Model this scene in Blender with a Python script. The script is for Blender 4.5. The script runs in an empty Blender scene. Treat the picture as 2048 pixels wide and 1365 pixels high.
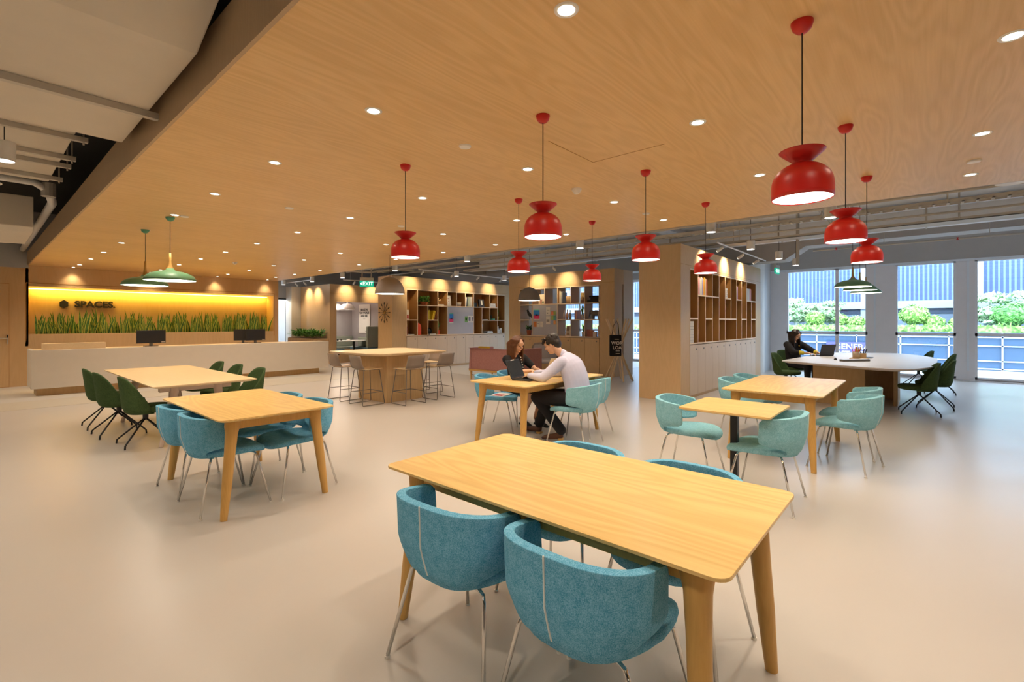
import bpy, bmesh, math, random
from mathutils import Vector, Matrix, Quaternion
random.seed(7)
PI = math.pi
sc = bpy.context.scene
COL = sc.collection

# ---------------------------------------------------------------- camera
cam_d = bpy.data.cameras.new('camera'); cam = bpy.data.objects.new('camera', cam_d); COL.objects.link(cam)
cam.location = (0, 0, 1.44); cam.rotation_euler = (PI/2, 0, math.radians(41.2-90))
cam_d.sensor_width = 36; cam_d.lens = 949/2048*36; cam_d.shift_y = -37.5/2048
cam_d.clip_start = .05; cam_d.clip_end = 200
sc.camera = cam
# ---------------------------------------------------------------- view
sc.view_settings.view_transform = 'Standard'; sc.view_settings.look = 'None'
sc.view_settings.gamma = 1; sc.view_settings.use_curve_mapping = False
sc.view_settings.exposure = 1.33
sc.cycles.use_denoising = True
sc.cycles.max_bounces = 8; sc.cycles.diffuse_bounces = 5; sc.cycles.glossy_bounces = 3
sc.cycles.transparent_max_bounces = 8; sc.cycles.sample_clamp_indirect = 6
sc.cycles.caustics_reflective = False; sc.cycles.caustics_refractive = False
# ---------------------------------------------------------------- daylight
W = bpy.data.worlds.new('world'); sc.world = W; W.use_nodes = True
bg = W.node_tree.nodes['Background']
bg.inputs['Color'].default_value = (.66, .82, 1, 1); bg.inputs['Strength'].default_value = 3.6
def window_portal(y0, y1):
    l = bpy.data.lights.new('window_portal', 'AREA'); l.shape = 'RECTANGLE'
    l.size = 2.9; l.size_y = y1-y0; l.cycles.is_portal = True
    o = bpy.data.objects.new('window_portal', l); COL.objects.link(o)
    o.location = (16.3, (y0+y1)/2, 1.5); o.rotation_euler = (0, PI/2, 0)
window_portal(-6.6, 3.17); window_portal(4.6, 11.6)
WARM = (1, .85, .66)
def spot(loc, e, ang=115, col=WARM, target=None, r=.04, blend=.6):
    l = bpy.data.lights.new('spot', 'SPOT'); l.energy = e; l.color = col
    l.spot_size = math.radians(ang); l.spot_blend = blend; l.shadow_soft_size = r
    o = bpy.data.objects.new('spot_light', l); COL.objects.link(o); o.location = loc
    if target is not None:
        d = Vector(target)-Vector(loc); o.rotation_euler = d.to_track_quat('-Z', 'Y').to_euler()
    return o
def point(loc, e, col=WARM, r=.05):
    l = bpy.data.lights.new('bulb', 'POINT'); l.energy = e; l.color = col; l.shadow_soft_size = r
    o = bpy.data.objects.new('bulb_light', l); COL.objects.link(o); o.location = loc; return o

# ---------------------------------------------------------------- materials
def _nt(name):
    m = bpy.data.materials.new(name); m.use_nodes = True
    nt = m.node_tree; return m, nt, nt.nodes['Principled BSDF']
def _n(nt, t, **k):
    n = nt.nodes.new(t)
    for a, v in k.items():
        if a in n.inputs: n.inputs[a].default_value = v
        else: setattr(n, a, v)
    return n
def paint(name, c, rough=.6, metal=0, spec=.5, var=.04, scale=6):
    m, nt, b = _nt(name)
    tc = _n(nt, 'ShaderNodeTexCoord'); no = _n(nt, 'ShaderNodeTexNoise', Scale=scale, Detail=3.0)
    nt.links.new(tc.outputs['Object'], no.inputs['Vector'])
    mx = _n(nt, 'ShaderNodeMix', data_type='RGBA')
    mx.inputs[6].default_value = tuple(v*(1-var) for v in c)+(1,); mx.inputs[7].default_value = tuple(min(1, v*(1+var)) for v in c)+(1,)
    nt.links.new(no.outputs['Fac'], mx.inputs[0]); nt.links.new(mx.outputs[2], b.inputs['Base Color'])
    b.inputs['Roughness'].default_value = rough; b.inputs['Metallic'].default_value = metal
    b.inputs['Specular IOR Level'].default_value = spec
    return m
def fabric(name, c1, c2, scale=260, bump=.25):
    m, nt, b = _nt(name)
    tc = _n(nt, 'ShaderNodeTexCoord')
    no = _n(nt, 'ShaderNodeTexNoise', Scale=scale, Detail=2.0); no2 = _n(nt, 'ShaderNodeTexNoise', Scale=scale*.14, Detail=2.0)
    for x in (no, no2): nt.links.new(tc.outputs['Object'], x.inputs['Vector'])
    ad = _n(nt, 'ShaderNodeMath', operation='MULTIPLY_ADD'); nt.links.new(no2.outputs['Fac'], ad.inputs[0]); ad.inputs[1].default_value = .35
    nt.links.new(no.outputs['Fac'], ad.inputs[2])
    cr = _n(nt, 'ShaderNodeValToRGB'); nt.links.new(ad.outputs[0], cr.inputs[0])
    cr.color_ramp.elements[0].position = .5; cr.color_ramp.elements[1].position = .85
    cr.color_ramp.elements[0].color = c1+(1,); cr.color_ramp.elements[1].color = c2+(1,)
    nt.links.new(cr.outputs[0], b.inputs['Base Color'])
    bp = _n(nt, 'ShaderNodeBump', Strength=bump, Distance=.002); nt.links.new(no.outputs['Fac'], bp.inputs['Height'])
    nt.links.new(bp.outputs[0], b.inputs['Normal']); b.inputs['Roughness'].default_value = .95
    b.inputs['Specular IOR Level'].default_value = .2
    return m
def wood(name, c1, c2, grain=0, fig=1.0, rough=.45, amt=.55, fine=1.0, spec=.35, k=20):
    """grain = axis index the grain runs along"""
    m, nt, b = _nt(name)
    tc = _n(nt, 'ShaderNodeTexCoord'); mp = _n(nt, 'ShaderNodeMapping')
    s = [3.2*fig]*3; s[grain] = .42*fig; mp.inputs['Scale'].default_value = s
    nt.links.new(tc.outputs['Object'], mp.inputs['Vector'])
    no = _n(nt, 'ShaderNodeTexNoise', Scale=1.0, Detail=1.5, Roughness=.45); nt.links.new(mp.outputs[0], no.inputs['Vector'])
    mu = _n(nt, 'ShaderNodeMath', operation='MULTIPLY'); mu.inputs[1].default_value = k*2*PI; nt.links.new(no.outputs['Fac'], mu.inputs[0])
    si = _n(nt, 'ShaderNodeMath', operation='SINE'); nt.links.new(mu.outputs[0], si.inputs[0])
    mp2 = _n(nt, 'ShaderNodeMapping'); s2 = [170*fine]*3; s2[grain] = 5*fine; mp2.inputs['Scale'].default_value = s2
    nt.links.new(tc.outputs['Object'], mp2.inputs['Vector'])
    n2 = _n(nt, 'ShaderNodeTexNoise', Scale=1.0, Detail=2.0); nt.links.new(mp2.outputs[0], n2.inputs['Vector'])
    # broad veneer leaf variation
    mp3 = _n(nt, 'ShaderNodeMapping'); s3 = [2.2]*3; s3[grain] = .25; mp3.inputs['Scale'].default_value = s3
    nt.links.new(tc.outputs['Object'], mp3.inputs['Vector'])
    n3 = _n(nt, 'ShaderNodeTexNoise', Scale=1.0, Detail=0.0); nt.links.new(mp3.outputs[0], n3.inputs['Vector'])
    a1 = _n(nt, 'ShaderNodeMath', operation='MULTIPLY_ADD'); nt.links.new(si.outputs[0], a1.inputs[0]); a1.inputs[1].default_value = amt*.28; a1.inputs[2].default_value = .1
    a2 = _n(nt, 'ShaderNodeMath', operation='MULTIPLY_ADD'); nt.links.new(n2.outputs['Fac'], a2.inputs[0]); a2.inputs[1].default_value = .5; nt.links.new(a1.outputs[0], a2.inputs[2])
    a3 = _n(nt, 'ShaderNodeMath', operation='MULTIPLY_ADD', use_clamp=True); nt.links.new(n3.outputs['Fac'], a3.inputs[0]); a3.inputs[1].default_value = .35; nt.links.new(a2.outputs[0], a3.inputs[2])
    mx = _n(nt, 'ShaderNodeMix', data_type='RGBA'); mx.inputs[6].default_value = c1+(1,); mx.inputs[7].default_value = c2+(1,)
    nt.links.new(a3.outputs[0], mx.inputs[0]); nt.links.new(mx.outputs[2], b.inputs['Base Color'])
    b.inputs['Roughness'].default_value = rough; b.inputs['Specular IOR Level'].default_value = spec
    return m
def emis(name, c, s):
    m, nt, b = _nt(name)
    b.inputs['Base Color'].default_value = c+(1,); b.inputs['Emission Color'].default_value = c+(1,); b.inputs['Emission Strength'].default_value = s
    return m
def glass(name, tint=(.93, .97, 1), gl=.06):
    m = bpy.data.materials.new(name); m.use_nodes = True; nt = m.node_tree; nt.nodes.clear()
    o = _n(nt, 'ShaderNodeOutputMaterial'); t = _n(nt, 'ShaderNodeBsdfTransparent'); t.inputs[0].default_value = tint+(1,)
    g = _n(nt, 'ShaderNodeBsdfGlossy'); g.inputs['Roughness'].default_value = .02
    lw = _n(nt, 'ShaderNodeLayerWeight'); lw.inputs[0].default_value = .15
    mu = _n(nt, 'ShaderNodeMath', operation='MULTIPLY_ADD'); mu.inputs[1].default_value = .6; mu.inputs[2].default_value = gl; nt.links.new(lw.outputs['Fresnel'], mu.inputs[0])
    mx = _n(nt, 'ShaderNodeMixShader'); nt.links.new(mu.outputs[0], mx.inputs[0]); nt.links.new(t.outputs[0], mx.inputs[1]); nt.links.new(g.outputs[0], mx.inputs[2])
    nt.links.new(mx.outputs[0], o.inputs[0]); return m
def stripes(name, c1, c2, axis, freq, rough=.6, duty=.5):
    m, nt, b = _nt(name)
    tc = _n(nt, 'ShaderNodeTexCoord'); sp = _n(nt, 'ShaderNodeSeparateXYZ'); nt.links.new(tc.outputs['Object'], sp.inputs[0])
    mu = _n(nt, 'ShaderNodeMath', operation='MULTIPLY'); mu.inputs[1].default_value = freq; nt.links.new(sp.outputs[axis], mu.inputs[0])
    fr = _n(nt, 'ShaderNodeMath', operation='FRACT'); nt.links.new(mu.outputs[0], fr.inputs[0])
    gt = _n(nt, 'ShaderNodeMath', operation='GREATER_THAN'); gt.inputs[1].default_value = duty; nt.links.new(fr.outputs[0], gt.inputs[0])
    mx = _n(nt, 'ShaderNodeMix', data_type='RGBA'); mx.inputs[6].default_value = c1+(1,); mx.inputs[7].default_value = c2+(1,)
    nt.links.new(gt.outputs[0], mx.inputs[0]); nt.links.new(mx.outputs[2], b.inputs['Base Color']); b.inputs['Roughness'].default_value = rough
    return m
def foliage(name, c1, c2, scale=12):
    m, nt, b = _nt(name)
    tc = _n(nt, 'ShaderNodeTexCoord'); no = _n(nt, 'ShaderNodeTexNoise', Scale=scale, Detail=3.0); nt.links.new(tc.outputs['Object'], no.inputs['Vector'])
    cr = _n(nt, 'ShaderNodeValToRGB'); nt.links.new(no.outputs['Fac'], cr.inputs[0])
    cr.color_ramp.elements[0].position = .38; cr.color_ramp.elements[1].position = .62
    cr.color_ramp.elements[0].color = c1+(1,); cr.color_ramp.elements[1].color = c2+(1,)
    nt.links.new(cr.outputs[0], b.inputs['Base Color']); b.inputs['Roughness'].default_value = .55
    return m
def floor_mat():
    m, nt, b = _nt('floor_resin')
    tc = _n(nt, 'ShaderNodeTexCoord'); no = _n(nt, 'ShaderNodeTexNoise', Scale=.7, Detail=3.0); nt.links.new(tc.outputs['Object'], no.inputs['Vector'])
    mx = _n(nt, 'ShaderNodeMix', data_type='RGBA'); mx.inputs[6].default_value = (.50, .46, .425, 1); mx.inputs[7].default_value = (.57, .53, .49, 1)
    nt.links.new(no.outputs['Fac'], mx.inputs[0]); nt.links.new(mx.outputs[2], b.inputs['Base Color'])
    n2 = _n(nt, 'ShaderNodeTexNoise', Scale=1.4, Detail=2.0); nt.links.new(tc.outputs['Object'], n2.inputs['Vector'])
    mr = _n(nt, 'ShaderNodeMapRange'); mr.inputs[3].default_value = .26; mr.inputs[4].default_value = .36; nt.links.new(n2.outputs['Fac'], mr.inputs[0]); nt.links.new(mr.outputs[0], b.inputs['Roughness'])
    b.inputs['Specular IOR Level'].default_value = .45
    return m

M = dict(
 floor=floor_mat(), band=paint('floor_band', (.56, .51, .42), .35), rug=paint('pale_floor_finish', (.62, .59, .55), .4),
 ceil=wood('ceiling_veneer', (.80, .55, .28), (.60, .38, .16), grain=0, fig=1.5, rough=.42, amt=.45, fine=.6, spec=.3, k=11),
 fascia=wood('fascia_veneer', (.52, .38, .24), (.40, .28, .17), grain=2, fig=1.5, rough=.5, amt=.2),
 wall=wood('wall_veneer', (.68, .46, .25), (.54, .35, .17), grain=2, fig=1.2, rough=.45, amt=.25, k=10),
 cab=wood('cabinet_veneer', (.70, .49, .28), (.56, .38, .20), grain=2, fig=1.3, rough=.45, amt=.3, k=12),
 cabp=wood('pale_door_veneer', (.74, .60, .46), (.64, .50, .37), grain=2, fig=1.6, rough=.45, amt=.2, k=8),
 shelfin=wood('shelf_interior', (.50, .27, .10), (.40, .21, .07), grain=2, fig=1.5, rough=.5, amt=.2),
 edge=paint('shelf_edge', (.83, .66, .46), .5),
 table=wood('oak_tabletop', (.95, .68, .29), (.72, .46, .16), grain=1, fig=1.8, rough=.33, amt=.75, fine=.8, k=9),
 table_x=wood('oak_tabletop_long', (.95, .68, .29), (.72, .46, .16), grain=0, fig=1.8, rough=.33, amt=.75, fine=.8, k=9),
 leg=wood('oak_leg', (.70, .42, .13), (.54, .30, .08), grain=2, fig=2.5, rough=.4, amt=.3),
 pale=wood('pale_ash_top', (.84, .66, .42), (.74, .55, .32), grain=1, fig=1.5, rough=.35, amt=.3, k=10),
 paleleg=paint('whitewashed_wood', (.62, .50, .42), .5), grey_top=paint('laminate_top', (.66, .60, .56), .45),
 ash=wood('bar_base_veneer', (.66, .46, .24), (.52, .34, .16), grain=2, fig=1.2, rough=.5, amt=.4, k=12),
 blue=fabric('blue_tweed', (.065, .32, .54), (.25, .57, .79)), teal=fabric('teal_tweed', (.16, .41, .50), (.34, .63, .72)),
 green=fabric('green_felt', (.04, .078, .03), (.085, .135, .05)), seam=paint('seam_thread', (.75, .80, .80), .8),
 chrome=paint('chrome', (.78, .76, .73), .12, metal=1, var=.01), black=paint('black_metal', (.012, .012, .014), .4), dark=paint('dark_plastic', (.02, .02, .022), .35),
 greym=paint('grey_metal', (.18, .165, .15), .4, metal=.4), stool=paint('stool_back', (.27, .21, .17), .55),
 red=paint('red_enamel', (.58, .014, .010), .38, var=.02), gpend=paint('green_enamel', (.16, .36, .20), .4), gdome=paint('grey_dome', (.25, .21, .185), .55),
 cup=paint('canopy_green', (.09, .30, .19), .4),
 white=paint('white_paint', (.80, .78, .75), .5), desk=paint('desk_white', (.72, .66, .58), .35), grey=paint('grey_wall', (.42, .41, .41), .7),
 ceil_grey=paint('slab_paint', (.78, .81, .85), .8), ceil_dark=paint('dark_slab', (.045, .045, .045), .9), duct=paint('duct_paint', (.62, .56, .47), .7),
 pipe=paint('pipe_paint', (.50, .46, .40), .6), beam=paint('bulkhead_paint', (.44, .42, .40), .7), frame=paint('window_frame', (.82, .82, .86), .45), framew=paint('frame_white', (.75, .80, .86), .4),
 glass=glass('window_glass'), light=emis('lamp_glow', (1, .90, .72), 9), lightw=emis('diffuser', (1, .93, .80), 3), led=emis('led_strip', (1, .78, .18), 3),
 coolglow=emis('cool_lamp', (1, .97, .92), 9), lilac=paint('pinboard_felt', (.50, .50, .56), .9), mauve=fabric('mauve_felt', (.34, .155, .145), (.48, .25, .235)),
 yellow=paint('mustard', (.55, .33, .02), .8), leaf=foliage('leaf', (.04, .18, .03), (.24, .48, .10)), leafy=foliage('snake_leaf', (.03, .10, .015), (.12, .26, .04), 14), leafedge=paint('leaf_margin', (.58, .58, .10), .5),
 terracotta=paint('terracotta', (.42, .11, .04), .7), orange=paint('orange_glaze', (.85, .09, .03), .4), skin=paint('skin', (.70, .42, .28), .5, var=.06),
 hair=paint('dark_hair', (.020, .012, .009), .4, var=.3, scale=60), hairb=paint('brown_hair', (.12, .042, .015), .4, var=.4, scale=50),
 shirt=paint('lilac_shirt', (.60, .61, .80), .8), blackc=paint('black_cloth', (.010, .009, .012), .85), brown=paint('brown_leather', (.10, .035, .015), .5),
 paper=paint('paper', (.80, .76, .70), .7), exitg=emis('exit_green', (.0, .36, .22), .4), exitw=emis('exit_white', (.8, 1, .92), .5), sign=paint('sign_black', (.02, .018, .02), .5),
 kraft=paint('kraft', (.62, .42, .22), .7), silver=paint('silver', (.55, .50, .44), .35, metal=.6), bluefab=fabric('pale_blue_cushion', (.14, .24, .34), (.25, .38, .48)),
 greenfab=fabric('sage_cushion', (.26, .28, .22), (.36, .38, .32)), booth=paint('booth_grey', (.40, .36, .36), .8),
 signtext=paint('sign_text', (.42, .42, .46), .6), soil=paint('soil', (.05, .03, .02), .9),
)
def cm(name, c, rough=.6):
    if name not in M: M[name] = paint(name, c, rough)
    return M[name]

# ---------------------------------------------------------------- geometry helper
class B:
    def __init__(s): s.v = []; s.f = []
    def add(s, vs, fs):
        o = len(s.v); s.v += [tuple(v) for v in vs]; s.f += [tuple(i+o for i in f) for f in fs]; return s
    def box(s, x0, x1, y0, y1, z0, z1):
        return s.add([(x0,y0,z0),(x1,y0,z0),(x1,y1,z0),(x0,y1,z0),(x0,y0,z1),(x1,y0,z1),(x1,y1,z1),(x0,y1,z1)],
                     [(0,3,2,1),(4,5,6,7),(0,1,5,4),(1,2,6,5),(2,3,7,6),(3,0,4,7)])
    def prism(s, poly, z0, z1, inset=0, zi=None):
        n = len(poly); vs = [(x,y,z1) for x,y in poly]+[(x,y,z0) for x,y in poly]
        return s.add(vs, [tuple(range(n)), tuple(reversed(range(n,2*n)))]+[(i,(i+n),(i+1)%n+n,(i+1)%n) for i in range(n)])
    def layers(s, rings):
        """closed rings of equal length, capped"""
        n = len(rings[0]); vs = [p for r in rings for p in r]; fs = []
        for k in range(len(rings)-1):
            for i in range(n):
                a = k*n+i; b = k*n+(i+1) % n; fs.append((a, b, b+n, a+n))
        fs.append(tuple(reversed(range(n)))); fs.append(tuple(range((len(rings)-1)*n, len(rings)*n)))
        return s.add(vs, fs)
    def tube(s, pts, r, seg=10, r2=None, flat=1.0):
        pts = [Vector(p) for p in pts]; n = len(pts)
        rs = r if isinstance(r, (list, tuple)) else [r+(((r2 if r2 is not None else r)-r)*i/(n-1)) for i in range(n)]
        rings = []; up = None
        for i, p in enumerate(pts):
            d = (pts[min(i+1, n-1)]-pts[max(i-1, 0)]).normalized()
            if up is None: up = Vector((0,0,1)) if abs(d.z) < .9 else Vector((1,0,0))
            a = d.cross(up)
            if a.length < 1e-4: a = d.cross(Vector((0,1,0)))
            a.normalize(); b = a.cross(d).normalized(); up = b
            rings.append([p+(a*math.cos(t*2*PI/seg)+b*math.sin(t*2*PI/seg)*flat)*rs[i] for t in range(seg)])
        return s.layers(rings)
    def cyl(s, x, y, z0, z1, r, seg=20, r2=None): return s.tube([(x,y,z0),(x,y,z1)], r, seg, r2)
    def lathe(s, prof, seg=28, c=(0,0,0)):
        n = len(prof); vs = []; fs = []
        for r, z in prof:
            for t in range(seg):
                a = 2*PI*t/seg; vs.append((c[0]+r*math.cos(a), c[1]+r*math.sin(a), c[2]+z))
        for k in range(n-1):
            for t in range(seg):
                a = k*seg+t; b = k*seg+(t+1) % seg; fs.append((a, b, b+seg, a+seg))
        return s.add(vs, fs)
    def ell(s, c, r, seg=16, rings=10, mat=None):
        vs = []; fs = []; c = Vector(c)
        if not isinstance(r, (tuple, list)): r = (r, r, r)
        for k in range(rings+1):
            ph = PI*k/rings
            for t in range(seg):
                a = 2*PI*t/seg; p = Vector((r[0]*math.sin(ph)*math.cos(a), r[1]*math.sin(ph)*math.sin(a), r[2]*math.cos(ph)))
                if mat is not None: p = mat @ p
                vs.append(c+p)
        for k in range(rings):
            for t in range(seg):
                a = k*seg+t; b = k*seg+(t+1) % seg; fs.append((a, a+seg, b+seg, b))
        return s.add(vs, fs)
    def cap(s, a, b, r1, r2=None, seg=12):
        """tapered capsule"""
        r2 = r1 if r2 is None else r2; a = Vector(a); b = Vector(b); d = (b-a).normalized()
        pts = []; rs = []
        for k in range(4, 0, -1):
            t = k/4*PI/2; pts.append(a-d*r1*math.sin(t)); rs.append(max(r1*math.cos(t), r1*.08))
        pts.append(a); rs.append(r1); pts.append(b); rs.append(r2)
        for k in range(1, 5):
            t = k/4*PI/2; pts.append(b+d*r2*math.sin(t)); rs.append(max(r2*math.cos(t), r2*.08))
        return s.tube(pts, rs, seg)
    def build(s, name, mat, parent=None, smooth=False, bevel=0, seg=2, solid=0, sub=0, merge=True, autos=False):
        me = bpy.data.meshes.new(name); me.from_pydata([tuple(v) for v in s.v], [], s.f); me.validate()
        bm = bmesh.new(); bm.from_mesh(me)
        if merge: bmesh.ops.remove_doubles(bm, verts=bm.verts, dist=1e-5)
        bmesh.ops.recalc_face_normals(bm, faces=bm.faces); bm.to_mesh(me); bm.free()
        if mat is not None: me.materials.append(mat if not isinstance(mat, str) else M[mat])
        if smooth:
            me.polygons.foreach_set('use_smooth', [True]*len(me.polygons))
            if autos: me.set_sharp_from_angle(angle=math.radians(40))
        o = bpy.data.objects.new(name, me); COL.objects.link(o)
        if parent is not None: o.parent = parent
        if solid: md = o.modifiers.new('solid', 'SOLIDIFY'); md.thickness = solid; md.offset = 0
        if bevel: md = o.modifiers.new('bevel', 'BEVEL'); md.width = bevel; md.segments = seg; md.limit_method = 'ANGLE'
        if sub: md = o.modifiers.new('sub', 'SUBSURF'); md.levels = sub; md.render_levels = sub
        return o
def tag(o, label=None, cat=None, group=None, kind=None):
    if label: o['label'] = label
    if cat: o['category'] = cat
    if group: o['group'] = group
    if kind: o['kind'] = kind
    return o
def thing(name, label, cat, loc=(0,0,0), rz=0, group=None):
    o = bpy.data.objects.new(name, None); COL.objects.link(o); o.empty_display_size = .1
    o.location = loc; o.rotation_euler = (0, 0, rz); return tag(o, label, cat, group)
def struct(o): o['kind'] = 'structure'; return o
CH = {}
def kids(o): return [c for c in bpy.data.objects if c.parent == o]
def dup(o, loc=None, rz=None, label=None, group=None, parent=None):
    c = o.copy(); COL.objects.link(c)
    if parent is not None: c.parent = parent
    for k in kids(o): dup(k, parent=c)
    if loc is not None: c.location = loc
    if rz is not None: c.rotation_euler = (0, 0, rz)
    if label: c['label'] = label
    if group: c['group'] = group
    return c
def text_mesh(name, txt, size, mat, loc, rot, parent=None, ext=.004, off=0.0, align='CENTER', sx=1.0):
    cu = bpy.data.curves.new(name, 'FONT'); cu.body = txt; cu.size = size; cu.extrude = ext; cu.offset = off
    cu.align_x = align; cu.align_y = 'CENTER'; cu.resolution_u = 3
    t = bpy.data.objects.new(name, cu); COL.objects.link(t); bpy.context.view_layer.update()
    me = bpy.data.meshes.new_from_object(t.evaluated_get(bpy.context.evaluated_depsgraph_get()))
    bpy.data.objects.remove(t); bpy.data.curves.remove(cu)
    o = bpy.data.objects.new(name, me); COL.objects.link(o); me.materials.clear(); me.materials.append(M[mat] if isinstance(mat, str) else mat)
    o.location = loc; o.rotation_euler = rot; o.scale = (sx, 1, 1)
    if parent is not None: o.parent = parent
    return o
def rrect(x0, x1, y0, y1, r, n=5):
    out = []
    for cx, cy, a0 in ((x1-r, y1-r, 0), (x0+r, y1-r, PI/2), (x0+r, y0+r, PI), (x1-r, y0+r, 1.5*PI)):
        for k in range(n+1):
            a = a0+PI/2*k/n; out.append((cx+r*math.cos(a), cy+r*math.sin(a)))
    return out
def rpoly(pts, r, n=5):
    out = []; N = len(pts)
    for i in range(N):
        p = Vector(pts[i]); a = Vector(pts[i-1])-p; b = Vector(pts[(i+1) % N])-p
        rr = r[i] if isinstance(r, (list, tuple)) else r
        a = p+a.normalized()*rr; b = p+b.normalized()*rr
        for k in range(n+1):
            t = k/n; q = a*(1-t)**2+p*2*t*(1-t)+b*t*t; out.append((q.x, q.y))
    return out

# ================================================================ the setting
XW = 16.1; YB = 15.27; HC = 2.73
struct(B().box(-7, 20, -7, 21, -.3, 0).build('floor', 'floor'))
b = struct(B().box(-7, 9.6, 11.2, 12.3, 0, .003).build('trim_1', 'band'))
struct(B().box(-7, 6.45, 12.3, YB, 0, .003).build('trim_2', 'rug'))
b = struct(B().box(8.95, 16.0, 6.9, 11.6, 0, .004).build('trim_3', 'rug'))
# wood veneered dropped ceiling, 30 cm deep, its side skirts in darker veneer
struct(B().box(.87, 6.3, -7, YB, HC, HC+.02).build('ceiling', 'ceil'))
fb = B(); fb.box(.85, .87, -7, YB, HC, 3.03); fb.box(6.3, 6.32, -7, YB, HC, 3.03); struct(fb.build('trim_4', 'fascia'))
# access hatch in the ceiling, shadow gap around it
hb = B()
for x0, x1, y0, y1 in ((2.71, 3.31, 2.025, 2.03), (3.305, 3.31, 1.43, 2.03)): hb.box(x0, x1, y0, y1, HC-.002, HC)
struct(hb.build('trim_5', 'shelfin'))
# open slabs
struct(B().box(6.3, 17, -7, 21, 3.75, 3.95).build('ceiling_slab', 'ceil_grey'))
struct(B().box(-7, 6.3, -7, 21, 3.95, 4.1).build('ceiling_slab_dark', 'ceil_dark'))  # near-black colour also stands for the lack of light up there
# back wall with the recessed niche
wb = B()
NX0, NX1, NZ0, NZ1 = .87, 6.2, 1.17, 2.26
wb.box(-7, NX0, YB, YB+.12, 0, HC+.0); wb.box(NX1, 6.35, YB, YB+.12, 0, HC+.02); wb.box(NX0, NX1, YB, YB+.12, NZ1, HC+.02)
wb.box(6.23, 6.35, YB+.12, 18.4, 0, HC)
struct(wb.build('wall_back', 'wall'))
pb = B().box(NX0, NX1, YB, YB+.03, 0, NZ0); pb.box(NX0, NX1, YB+.03, YB+.5, 0, .9)
struct(pb.build('wall_niche', 'cab'))
nb = B(); nb.box(NX0, NX1, YB+.5, YB+.55, .9, 3.0); nb.box(NX0-.05, NX0, YB+.0, YB+.55, .9, 3.0); nb.box(NX1, NX1+.05, YB+.12, YB+.55, .9, 3.0); nb.box(NX0, NX1, YB+.12, YB+.5, NZ1+.05, NZ1+.1)
struct(nb.build('wall_niche_lining', 'wall'))
struct(B().box(-7, .87, YB-.01, YB+.1, 2.66, 4.0).build('wall_back_upper', 'grey'))
struct(B().box(-7, 7, YB+.0, YB+.1, HC+.3, 4.0).build('wall_back_top', 'beam'))
tb = B()
for x0, x1, z0, z1 in ((.82, .835, 1.02, 2.34), (6.215, 6.23, 1.02, 2.34), (.82, 6.23, 2.325, 2.34)): tb.box(x0, x1, YB-.006, YB, z0, z1)
struct(tb.build('trim_6', 'shelfin'))
# outer walls
struct(B().box(-7.2, -7, -7, 21, 0, 4).build('wall_left', 'white'))
struct(B().box(-7, 17, -7.2, -7, 0, 4).build('wall_front', 'white'))
cw = B(); cw.box(6.35, 7.45, 18.4, 18.5, 0, 3.75); cw.box(8.0, 20, 18.4, 18.5, 0, 3.75); cw.box(7.45, 8.0, 18.4, 18.5, 2.35, 3.75)
struct(cw.build('wall_corridor', 'grey'))
struct(B().box(6.5, 9.5, 20.4, 20.5, 0, 3).build('wall_corridor_end', 'white'))
struct(B().box(7.93, 8.3, 17.92, 18.4, 0, 2.78).build('wall_pier', cm('pier', (.76, .68, .56))))
# flush door in the back wall
d1 = thing('door_1', None, None, (0, YB-.012, 0)); del_keys = struct(d1)
B().box(-.35, .566, 0, .012, .012, 2.29).build('door_leaf', 'wall', d1)
h = B(); h.box(.535, .56, -.02, 0, .96, 1.17); h.tube([(.547, -.01, 1.09), (.547, -.05, 1.09), (.42, -.05, 1.09)], .01, 8)
h = h.build('door_handle', 'silver', d1); B().box(.538, .557, -.025, -.018, 1.10, 1.16).build('card_reader', 'black', h)
sg = B().box(-.36, .572, .004, .013, 0, 2.30).build('shadow_gap', 'shelfin', d1)
# lit glazed door in the corridor
d2 = struct(thing('door_2', None, None, (0, 18.38, 0)))
f = B(); f.box(7.45, 7.50, 0, .1, 0, 2.35); f.box(7.94, 8.0, 0, .1, 0, 2.35); f.box(7.5, 7.94, 0, .1, 2.3, 2.35); f.build('door_frame', 'black', d2)
B().box(7.5, 7.94, .04, .05, 0, 2.3).build('door_pane', 'glass', d2)
B().box(7.72, 7.93, .9, .93, .9, 2.0).build('glow_panel', emis('panel_glow', (.75, .9, 1), .9), d2)  # emissive panel added for the white glow inside the doorway
B().box(7.70, 7.95, .92, .97, 0, .88).build('wood_panel', 'cab', d2)
point((7.6, 18.9, 2.4), 30, (1, .85, .68))
# window wall
wn = 0
piers = [(3.173, 4.7), (.634, 1.227), (-.871, -.534), (-3.40, -2.81), (-4.9, -4.56), (-7, -6.84), (6.65, 7.2), (9.15, 9.5), (11.5, 21)]
pbm = B()
for i, (y0, y1) in enumerate(piers): pbm.box(XW, XW+.3, y0, y1, 0, 3.0)
pbm.box(XW+.04, XW+.3, -7, 12, 0, .06)
struct(pbm.build('wall_right', cm('pier_grey', (.80, .78, .80))))
struct(B().box(XW-.02, XW+.3, -7, 21, 2.98, 3.76).build('wall_bulkhead', 'beam'))
struct(B().box(XW-.03, XW+.02, -7, 12, 2.95, 3.0).build('trim_7', 'framew'))
lb = B()
for y in (1.07, -.75, -3.1): lb.box(XW-.012, XW, y-.02, y+.02, .25, 2.96)
struct(lb.build('trim_8', 'framew'))
wins = [(1.227, 3.173, [1.92]), (-.534, .634, []), (-2.81, -.871, [-1.9]), (-4.56, -3.40, []), (-6.84, -4.9, [-5.9]), (4.7, 6.65, [5.6]), (7.2, 9.15, [8.2]), (9.5, 11.5, [10.5])]
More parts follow.
